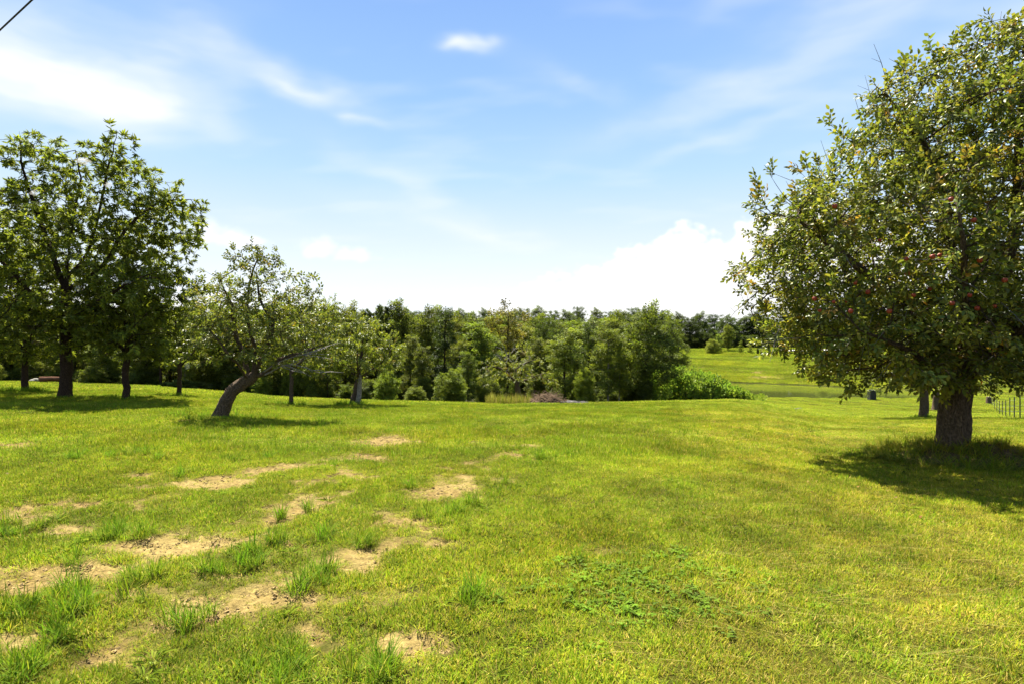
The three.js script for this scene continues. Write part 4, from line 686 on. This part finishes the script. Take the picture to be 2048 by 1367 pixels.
// trees of the wood's edge that can be told apart
T('shrub', 770, 742, 27, 74, 'low tiered shrub with pale leaves next to the round-crowned two-stemmed fruit tree', tn(1.05, 1.1));
T('shrub', 902, 737, 30, 92, 'broad leafy shrub with an orange-tinged side below the dark vine-clad tree', tn(1.05));
T('vine', 890, 622, 42, 62, 'dark vine-clad tree rising behind the orange-tinged shrub', tn(1.0, 0.62));
T('thin', 1016, 600, 46, 78, 'tall tree with a thin see-through top and reddish leaves above the wood', [1.2, 0.86, 0.9]);
T('slim', 1131, 655, 36, 66, 'slim tree with a straight dark stem beside the brush pile', tn(1.08, 1.15));
T('vine', 1178, 652, 36.5, 40, 'narrow ivy-covered trunk between the slim tree and the pale-stemmed tree', tn(1, 1.0));
T('light', 1216, 655, 35, 84, 'leaning pale-stemmed tree in the wood edge', tn(1.08, 1.05));
T('light', 1238, 672, 35.6, 52, 'upright pale-stemmed tree close to the tall corner tree', tn(1.05, 1.0));
T('oval', 1294, 610, 36, 112, 'tall full tree at the corner of the wood beside the bramble bank', tn(1.03, 0.9));
T('slim', 962, 642, 42, 70, 'mid-green tree between the vine-clad tree and thin-topped tree', tn(1, 1.1));
T('light', 990, 668, 44, 60, 'light green tree crowding the foot of the thin-topped tree', tn(1.1, 1.1));
T('pine', 771, 606, 50, 66, 'dark pine with ragged top behind the round-crowned fruit tree', tn(1, 0.9));
T('pine', 738, 615, 52, 58, 'shorter dark pine next to the ragged-topped pine', tn(1, 0.85));
T('slim', 803, 596, 50, 60, 'tallest narrow crown rising above the pines', tn(1.08, 0.9));
T('slim', 858, 608, 51, 56, 'narrow tree with a forked dark tip near the vine-clad tree', tn(1.08, 0.8));
T('oval', 693, 612, 47, 78, 'full-crowned tree behind the thin straight young tree', tn(1.08, 0.9));
T('thin', 920, 668, 40, 48, 'sparse young tree over the orange-tinged shrub', tn(1.08, 1));
T('slim', 1092, 678, 40, 50, 'slender tree above the brush pile', tn(1.08, 1));
T('shrub', 830, 772, 30.5, 60, 'low shrub at the brow of the lawn under the vine-clad trees', tn(1, 1));
T('shrub', 1165, 735, 34, 50, 'shrub with pale leaves beside the ivy-covered trunk', tn(1.1, 1.25));
T('bush', 1262, 742, 36.5, 56, 'dark bush between the pale-stemmed trees and corner tree', tn(1, 0.8));
for (const [p, top, D, w] of [[845, 690, 38, 40], [935, 700, 37, 36], [1070, 672, 39, 44], [1150, 690, 38, 36], [1195, 690, 40, 34], [1262, 650, 40, 50], [820, 668, 42, 44], [780, 680, 40, 40], [655, 660, 36, 50]]) T('slim', p, top, D, w, 'slim sapling crowding the front of the hollow wood', tn(1.03, 0.85), { group: 'saplings at the front of the hollow' });
// the rest of the near wood
for (let i = 0; i < 15; i++) T(['oval', 'slim', 'oval', 'light', 'broad'][i % 5], 668 + i * 46 + rw() * 22, 628 + rw() * 26, 50 + rw() * 16, 70 + rw() * 30, 'tree with a # crown in the second rank of the hollow wood', tn(1.08, 0.95), { group: 'second rank of trees in the hollow' });
for (let i = 0; i < 16; i++) T(['oval', 'broad', 'light'][i % 3], 660 + i * 44 + rw() * 16, 626 + rw() * 14, 76 + rw() * 24, 66 + rw() * 22, 'tree with a # crown deep in the hollow wood', tn(1.05, 0.95), { group: 'trees deep in the hollow' });
for (let i = 0; i < 20; i++) T(['bush', 'shrub'][i % 2], 650 + i * 33 + rw() * 26, 745 + rw() * 45, 35 + rw() * 8, 26 + rw() * 40, '# undergrowth bush at the foot of the hollow wood', tn(1, 0.55 + 0.35 * rw()), { group: 'undergrowth bushes of the hollow' });  // leaf tint darkened to stand in for shade at the foot of the wood
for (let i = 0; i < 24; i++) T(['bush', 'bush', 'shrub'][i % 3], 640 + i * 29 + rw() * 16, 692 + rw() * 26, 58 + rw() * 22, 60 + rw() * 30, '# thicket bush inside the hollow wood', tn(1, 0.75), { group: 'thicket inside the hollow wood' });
// wood beyond the shade trees
for (let i = 0; i < 24; i++) T(['slim', 'oval', 'thin', 'slim', 'light'][i % 5], -70 + i * 31 + rw() * 20, 585 + rw() * 60, 35.5 + rw() * 6, 60 + rw() * 30, 'woodland tree with a # crown fronting the wood behind the shade trees', tn(1.08, 1.0), { group: 'wood edge behind the shade trees' });
for (let i = 0; i < 18; i++) T(['oval', 'broad', 'slim'][i % 3], -90 + i * 43 + rw() * 24, 600 + rw() * 34, 46 + rw() * 16, 90 + rw() * 40, 'tree with a # crown inside the wood behind the shade trees', tn(1.05, 0.85), { group: 'inner trees behind the shade trees' });
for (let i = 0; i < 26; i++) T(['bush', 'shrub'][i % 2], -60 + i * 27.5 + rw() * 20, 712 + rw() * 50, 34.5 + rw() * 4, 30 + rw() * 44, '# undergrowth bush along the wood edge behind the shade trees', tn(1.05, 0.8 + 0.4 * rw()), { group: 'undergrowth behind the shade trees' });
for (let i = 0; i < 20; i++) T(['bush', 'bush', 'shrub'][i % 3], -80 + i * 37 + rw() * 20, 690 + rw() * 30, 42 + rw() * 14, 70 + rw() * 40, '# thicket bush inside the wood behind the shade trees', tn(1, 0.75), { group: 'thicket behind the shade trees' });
// far ridge and far wood
for (let i = 0; i < 52; i++) T(['oval', 'broad'][i % 2], -60 + i * 27 + rw() * 14, 610 + rw() * 12, 175 + rw() * 40, 42 + rw() * 20, 'tree with a # crown on the distant wooded ridge', tn(0.95, 0.85), { group: 'trees of the distant ridge' });
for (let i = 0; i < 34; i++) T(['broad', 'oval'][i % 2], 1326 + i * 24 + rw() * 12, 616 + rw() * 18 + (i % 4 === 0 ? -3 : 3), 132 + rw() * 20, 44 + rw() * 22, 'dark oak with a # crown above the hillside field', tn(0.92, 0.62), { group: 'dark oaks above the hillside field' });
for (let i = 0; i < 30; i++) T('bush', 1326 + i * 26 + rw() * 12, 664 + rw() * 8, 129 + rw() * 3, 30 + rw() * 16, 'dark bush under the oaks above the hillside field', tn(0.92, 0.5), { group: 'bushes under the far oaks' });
T('bush', 1424, 677, 118, 34, 'wide light green bush at the top of the hillside field', tn(1.05, 1.5));
T('cone', 1437, 660, 120, 22, 'pointed light green tree behind the wide bush on the field', tn(1, 1.3));
T('oval', 1456, 650, 122, 30, 'yellowish round tree on the hillside field next to the pointed tree', tn(1.08, 1.3));
T('cone', 1482, 675, 116, 13, 'thin sapling on the hillside field', tn(1.08, 1.0));
T('cone', 1501, 684, 115, 13, 'short sapling on the hillside field', tn(1.1, 1.1));
T('bush', 1516, 694, 113, 6, 'smaller dark ball-shaped shrub on the hillside field', tn(1, 0.5));
T('bush', 1523, 698, 110, 6, 'dark ball-shaped shrub lowest on the hillside field', tn(1, 0.5));
T('light', 1646, 715, 92, 24, 'small open tree on the grass slope across the pond', tn(1, 1.1));
// the gnarled apple in front of the wood
orchard({ seed: 59, p: 1040, D: 30, base: 806, fork: 765, lean: -6, radius: 0.15, sprays: bushy, step: 0.24, kill: 0.36, warm: 1.08, along: 1.15, label: 'gnarled spreading apple tree with grey dead twigs behind the tall dry grass',
  limbs: [[1, [1020, 750, 0], [1000, 735, 0.2], [975, 730, 0]], [1, [1030, 740, 0], [1050, 725, 0], [1075, 718, 0]], [1, [1032, 735, 0.3], [1025, 715, 0.3]], [0.9, [1060, 755, 0.2], [1090, 745, 0.2]]],
  lobes: [[1035, 740, 0, 1.9, 0.9, 1.5, 220], [980, 745, 0, 0.7, 0.8, 1, 70], [1050, 705, 0, 0.7, 0.45, 0.7, 46], [1092, 752, 0, 0.6, 0.7, 0.9, 60]] });
{
  const g = scene.children[scene.children.length - 1], r = mulberry(60), parts = [];
  for (let i = 0; i < 26; i++) { const s = at(1000 + r() * 60, 700 + r() * 60, 29 + 0.6 * r()), e = s.clone().add(V((r() - 0.6) * 0.9, 0.1 + 0.4 * r(), 0.3 * r())); parts.push(tube([s, s.clone().lerp(e, 0.5).add(V(0, 0.08, 0)), e], [0.016, 0.011, 0.004], 4)); }
  const m = new THREE.Mesh(mergeGeometries(parts), greyTwig); m.name = 'dead_twigs'; m.userData.kind = 'stuff'; m.position.sub(g.position); g.add(shade(m));
}

// ---------------------------------------------------------------- brambles on the bank, tall dry grass, reeds
{
  const r = mulberry(95), cl = [1, 2].map((k) => leafCluster(340 + k, 30, 0.3, 0.17, 0.13, [[0.21, 0.30, 0.022], [0.26, 0.345, 0.028], [0.15, 0.23, 0.016]])), S = new Scatter(cl);
  for (let i = 0; i < 5200; i++) {
    const D = lerp(36, 60, r()), p = lerp(1300, 1500, r()), edge = lerp(1505, 1380, (D - 36) / 24); if (p > edge + 30 * n2(D * 0.3, 3) || n2b(p * 0.05, D * 0.4) < -0.45) continue;
    const x = tanAt(p) * D, y = groundH(x, -D), hump = Math.max(0, 0.95 + 0.9 * n2(x * 0.55, D * 0.55) + 0.35 * n2b(x * 1.4, D * 1.4)) * sstep(1505, 1385, p) * 1.25;
    S.put(i % 2, x, y + hump * Math.sqrt(r()) - 0.1, -D, r() * 6.28, 0.7 + 0.6 * r(), jit(r, [1, 1, 1], 0.2), 0.7 * (r() - 0.5), 0.7 * (r() - 0.5));
  }
  for (let i = 0; i < 900; i++) { const k = r(), D = lerp(50, 60, r()), p = lerp(1440, 1530, k), x = tanAt(p) * D; S.put(i % 2, x, groundH(x, -D) + 0.5 * (1 - k) * r() - 0.1, -D, r() * 6.28, 0.5 + 0.4 * r(), jit(r, [1.25, 1.1, 1], 0.2), 0.7 * (r() - 0.5), 0.7 * (r() - 0.5)); }
  stuff(S, treeMat, 'bramble_thicket', 'bright green bramble thicket covering the bank by the pond');
  const tall = [0, 1].map((k) => tuft(350 + k, { n: 40, R: 0.16, L: [0.4, 1.0], W: [0.008, 0.014], tilt: [0.02, 0.35], straw: 0.5, olive: 0.35, bend: 0.5 })), B = new Scatter(tall);
  for (let i = 0; i < 90; i++) { const D = 27 + 1.6 * r(), p = 972 + r() * 90, x = tanAt(p) * D; B.put(i % 2, x, groundH(x, -D), -D, r() * 6.28, 0.45 + 0.5 * r(), [0.8, 0.8, 0.9]); }
  const g = new THREE.Group(); for (const m of B.meshes(grassMat)) g.add(m); add(g, 'tall_dry_grass', 'patch of tall dry grass left standing before the gnarled apple', 'tall grass');
  const reed = tuft(355, { n: 40, R: 0.3, L: [0.7, 1.3], W: [0.02, 0.035], tilt: [0, 0.2], straw: 0.05, olive: 0.1, bend: 0.3 }), E = new Scatter([reed]);
  for (let i = 0; i < 22; i++) { const p = 1434 + r() * 14, D = 78 + 2 * r(), x = tanAt(p) * D; E.put(0, x, WATER - 0.1, -D, r() * 6.28, 0.8 + 0.4 * r(), [0.35, 0.4, 0.5]); }
  const rg = new THREE.Group(); for (const m of E.meshes(grassMat)) rg.add(m); add(rg, 'reed_clump', 'dark reed clump at the far edge of the pond', 'reeds');
  // sprouts at tree feet
  const F2 = new Scatter([tuft(356, { n: 30, R: 0.1, L: [0.12, 0.35], W: [0.006, 0.012], tilt: [0.1, 0.8], straw: 0.05, olive: 0.15, bend: 0.9 })]);
  for (const [p, D, n, rad, s] of [[50, 22.5, 46, 0.8, 1.2], [252, 18.8, 26, 0.45, 0.8], [130, 19, 20, 0.5, 0.7], [438, 13.8, 60, 1.1, 0.7], [583, 20, 26, 0.5, 0.9], [708, 20.5, 40, 0.7, 1], [1848, 24, 20, 0.5, 0.8], [560, 13, 40, 1.6, 0.65], [358, 23, 14, 0.4, 0.7]]) for (let i = 0; i < n; i++) { const a = r() * 6.28, q = Math.sqrt(r()) * rad, b = P(p, D), x = b.x + Math.cos(a) * q, z = b.z + Math.sin(a) * q; F2.put(0, x, groundH(x, z), z, r() * 6.28, s * (0.6 + 0.6 * r()), [0.8, 0.9, 0.9]); }
  stuff(F2, grassMat, 'unmown_grass', 'unmown grass tufts left round the feet of the trees');
}

// ---------------------------------------------------------------- small things
// brush pile
{
  const r = mulberry(101), b = P(1093, 27.5), g = new THREE.Group(); g.position.copy(b);
  const hg = new THREE.SphereGeometry(1, 36, 18, 0, 6.2832, 0, 1.57), a = hg.attributes.position; for (let i = 0; i < a.count; i++) { const x = a.getX(i), y = a.getY(i), z = a.getZ(i), f = 1 + 0.16 * n3(x * 2, y * 2, z * 2) + 0.06 * n3(x * 8, y * 8, z * 8); a.setXYZ(i, x * 0.85 * f, Math.pow(y, 1.3) * 0.52 * f - 0.05, z * 0.7 * f); } hg.computeVertexNormals();
  const core = new THREE.Mesh(hg, new THREE.MeshPhysicalMaterial({ specularIntensity: 0.05, color: C(0.15, 0.10, 0.06), map: soilMap, bumpMap: soilBump, bumpScale: 0.05, roughness: 1 })); core.name = 'leaf_mould'; g.add(core);
  const parts = []; for (let i = 0; i < 260; i++) { const t = r() * 6.28, q = Math.sqrt(r()), y = 0.5 * (1 - q * q), p = V(Math.cos(t) * q * 0.85, y, Math.sin(t) * q * 0.7), d = V(r() - 0.5, (r() - 0.6) * 0.4, r() - 0.5).normalize().multiplyScalar(0.2 + 0.35 * r()); parts.push(tube([p.clone().sub(d), p, p.clone().add(d)].map((v) => v.setY(Math.max(v.y, -0.02))), [0.009, 0.008, 0.004], 4)); }
  const tw = new THREE.Mesh(mergeGeometries(parts), new THREE.MeshPhysicalMaterial({ specularIntensity: 0.1, color: C(0.15, 0.105, 0.065), roughness: 1 })); tw.name = 'twigs'; tw.userData.kind = 'stuff'; g.add(tw);
  const p2 = []; for (let i = 0; i < 16; i++) { const s = V(0.7 + 0.9 * r(), 0.05 + 0.12 * r(), 0.5 * (r() - 0.3)), d = V(0.35 + 0.3 * r(), 0.08 * (r() - 0.5), 0.3 * (r() - 0.5)); p2.push(tube([s.clone().sub(d), s, s.clone().add(d)], [0.02, 0.017, 0.01], 5)); }
  const st = new THREE.Mesh(mergeGeometries(p2), greyTwig); st.name = 'pale_sticks'; st.userData.kind = 'stuff'; st.userData.label = 'pale bare sticks at the side'; g.add(st);
  add(g, 'brush_pile', 'heap of brown twigs and leaves at the brow of the lawn below the woods', 'brush pile');
}
// fallen branch on the lawn
{
  const r = mulberry(103), b = P(1590, 30), g = new THREE.Group(); g.position.copy(b); const main = tube([V(-0.35, 0.06, 0), V(0, 0.1, 0.05), V(0.32, 0.16, 0)], [0.02, 0.017, 0.008], 6, 0.1), tw = [];
  for (let i = 0; i < 6; i++) { const s = V(-0.25 + 0.1 * i, 0.09, 0.02), e = s.clone().add(V(0.1 + 0.1 * r(), 0.12 * r(), (r() - 0.5) * 0.3)); tw.push(tube([s, e], [0.008, 0.003], 4)); }
  const m = new THREE.Mesh(main, greyTwig), t = new THREE.Mesh(mergeGeometries(tw), greyTwig); m.name = 'stem'; t.name = 'side_twigs'; t.userData.kind = 'stuff'; g.add(m, t); add(g, 'fallen_branch', 'small fallen grey branch lying on the open lawn', 'branch');
}
// fallen log and pale stone at the wood edge
{
  const a = P(82, 33.5), b = P(124, 33), d = b.clone().sub(a), pts = []; for (let i = 0; i <= 10; i++) { const q = a.clone().addScaledVector(d, i / 10); q.y = groundH(q.x, q.z) + 0.2 + 0.012 * i; pts.push(q); }
  const g = new THREE.Group(); g.position.copy(a); const m = new THREE.Mesh(tube(pts.map((v) => v.clone().sub(a)), pts.map((_, i) => 0.17 - 0.006 * i), 14, 0.08, 3), new THREE.MeshPhysicalMaterial({ specularIntensity: 0.08, color: C(0.17, 0.085, 0.05), map: barkA.map, bumpMap: barkA.bump, bumpScale: 0.02, roughness: 0.9 })); m.name = 'log_body';
  const cap = new THREE.Mesh(new THREE.CircleGeometry(0.165, 16), new THREE.MeshPhysicalMaterial({ specularIntensity: 0.08, color: C(0.26, 0.18, 0.1), map: soilMap, roughness: 0.9 })); cap.name = 'cut_end'; cap.position.copy(pts[0]).sub(a); cap.lookAt(cap.position.clone().sub(d)); cap.position.addScaledVector(d, -0.004); g.add(m, cap); add(g, 'fallen_log', 'reddish brown fallen log lying along the wood edge', 'log');
  const sg = new THREE.IcosahedronGeometry(0.2, 3), sa = sg.attributes.position; for (let i = 0; i < sa.count; i++) { const f = 1 + 0.25 * n3(sa.getX(i) * 4, sa.getY(i) * 4, sa.getZ(i) * 4); sa.setXYZ(i, sa.getX(i) * f * 1.3, sa.getY(i) * f * 0.6, sa.getZ(i) * f); } sg.computeVertexNormals();
  const st = new THREE.Mesh(sg, new THREE.MeshPhysicalMaterial({ specularIntensity: 0.08, color: C(0.2, 0.19, 0.15), roughness: 0.9 })); st.position.copy(P(68, 33.6)); st.position.y += 0.12; add(st, 'stone', 'pale stone at the wood edge beside the fallen log', 'stone');
}
// webs of caterpillars in the shade trees
{
  const r = mulberry(107), mat = new THREE.MeshPhysicalMaterial({ name: 'web silk', color: C(0.5, 0.47, 0.42), roughness: 1, transmission: 0.5, thickness: 0, transparent: true, opacity: 0.18, side: THREE.DoubleSide });
  for (const [p, q, D, w, h, lab] of [[165, 322, 17.6, 20, 9, 'long whitish web high in the crown of the tallest shade tree'], [216, 370, 17.4, 9, 8, 'small round white web in the upper crown of the tallest shade tree'], [68, 386, 17.6, 10, 8, 'small whitish web near the outer twigs of the tallest shade tree'], [152, 612, 17.8, 9, 16, 'hanging whitish web against the trunk of the tallest shade tree'], [155, 577, 17.4, 8, 9, 'faint web just above the fork of the tallest shade tree'], [255, 564, 17.2, 9, 5, 'greyish web above the slender dark trunk'], [374, 731, 22, 7, 9, 'grey web on the stunted little tree']]) {
    const g = new THREE.IcosahedronGeometry(1, 4), a = g.attributes.position, sx = 0.75 * w / F * D, sy = 0.75 * h / F * D; for (let i = 0; i < a.count; i++) { const x = a.getX(i), y = a.getY(i), z = a.getZ(i), f = 0.75 + 0.6 * n3(x * 1.6 + p, y * 1.6, z * 1.6) + 0.3 * n3(x * 5 + p, y * 5, z * 5); a.setXYZ(i, x * f * sx, y * f * sy, z * f * sx * 0.5); } g.computeVertexNormals();
    const m = new THREE.Mesh(g, mat); m.position.copy(at(p, q, D)); add(m, 'web_nest', lab, 'web', 'webs in the shade trees');
  }
}
// wire fence down the slope
{
  const steel = new THREE.MeshStandardMaterial({ name: 'post steel', color: C(0.045, 0.05, 0.04), roughness: 0.7, metalness: 0.3 });
  const shape = new THREE.Shape(); [[-0.02, -0.003], [0.02, -0.003], [0.02, 0.003], [0.003, 0.003], [0.003, 0.03], [-0.003, 0.03], [-0.003, 0.003], [-0.02, 0.003]].forEach(([x, y], i) => (i ? shape.lineTo(x, y) : shape.moveTo(x, y)));
  const pg = new THREE.ExtrudeGeometry(shape, { depth: 1.15, bevelEnabled: false }).rotateX(-Math.PI / 2), spots = [[2100, 17], [2068, 19.5], [2041, 22], [2029.6, 25], [2020.5, 28], [2012.3, 31.5], [2005.7, 35.5], [1999.6, 40], [1994.5, 44], [1989.5, 48], [1985, 52]].map(([p, D]) => P(p, D));
  const g = new THREE.Group(); g.position.copy(spots[2]);
  for (const s of spots) { const m = new THREE.Mesh(pg, steel); m.name = 'post'; m.position.copy(s).sub(g.position); m.position.y -= 0.2; g.add(m); }
  for (const h of [0.3, 0.55, 0.8]) { const pts = spots.map((s) => s.clone().add(V(0, h, 0)).sub(g.position)); const w = new THREE.Mesh(tube(pts, pts.map(() => 0.003), 4), new THREE.MeshStandardMaterial({ color: C(0.3, 0.3, 0.28), roughness: 0.5, metalness: 0.6 })); w.name = 'wire'; g.add(w); }
  add(g, 'wire_fence', 'wire fence on dark steel posts running down the grass slope', 'fence');
  const b = P(1978, 54), tp = []; const sm = new THREE.Group(); sm.position.copy(b);
  const body = new THREE.Mesh(tube([V(0, -0.1, 0), V(0, 0.3, 0), V(0.02, 0.62, 0)], [0.24, 0.2, 0.185], 14, 0.12, 8), appleBark), top = new THREE.Mesh(new THREE.CircleGeometry(0.18, 14).rotateX(-Math.PI / 2).translate(0.02, 0.622, 0), new THREE.MeshStandardMaterial({ color: C(0.4, 0.34, 0.26), map: soilMap, roughness: 0.9 })); body.name = 'stem'; top.name = 'sawn_top'; sm.add(body, top); add(sm, 'tree_stump', 'weathered grey stump at the lower end of the wire fence', 'stump');
  const ub = P(1744, 57.5), u = new THREE.Group(); u.position.copy(ub); const dark = new THREE.MeshStandardMaterial({ color: C(0.016, 0.017, 0.013), roughness: 0.8 });
  const bb = new THREE.Mesh(new THREE.BoxGeometry(0.6, 1.0, 0.5).translate(0, 0.45, 0), dark), ll = new THREE.Mesh(new THREE.BoxGeometry(0.66, 0.06, 0.56).translate(0, 0.982, 0), dark); bb.name = 'cabinet'; ll.name = 'lid'; u.add(bb, ll); add(u, 'utility_box', 'dark upright utility box standing by the pond edge', 'box');
}
// pale gravel drive on the hilltop
{
  const pos = [], idx = [], n = 24; for (let i = 0; i <= n; i++) for (const k of [0, 1]) { const p = lerp(1545, 1720, i / n), D = lerp(117, 113, i / n) + k * 2.5, x = tanAt(p) * D; pos.push(x, groundH(x, -D) + 0.12, -D); }
  for (let i = 0; i < n; i++) { const a = i * 2; idx.push(a, a + 2, a + 1, a + 1, a + 2, a + 3); } const g = new THREE.BufferGeometry(); g.setAttribute('position', new THREE.Float32BufferAttribute(pos, 3)); g.setIndex(idx); g.computeVertexNormals();
  add(new THREE.Mesh(g, new THREE.MeshStandardMaterial({ color: C(0.5, 0.47, 0.42), roughness: 1, side: THREE.DoubleSide })), 'gravel_road', 'pale gravel drive crossing the top of the hillside field', null, null, 'structure');
}
// overhead service wire
{
  const a = V(-9.67, EYE + 5.9, -10.75), b = V(-8.3, EYE + 5.9, -9.83), d = b.clone().sub(a).normalize(), pts = []; for (let i = -20; i <= 20; i++) { const s = i * 2, q = a.clone().addScaledVector(d, s); q.y += 0.0012 * s * s; pts.push(q); }
  add(new THREE.Mesh(tube(pts, pts.map(() => 0.016), 6), new THREE.MeshStandardMaterial({ color: C(0.015, 0.015, 0.018), roughness: 0.6 })), 'overhead_wire', 'dark overhead wire crossing the sky above the shade trees', 'wire');
}

renderer.render(scene, camera);
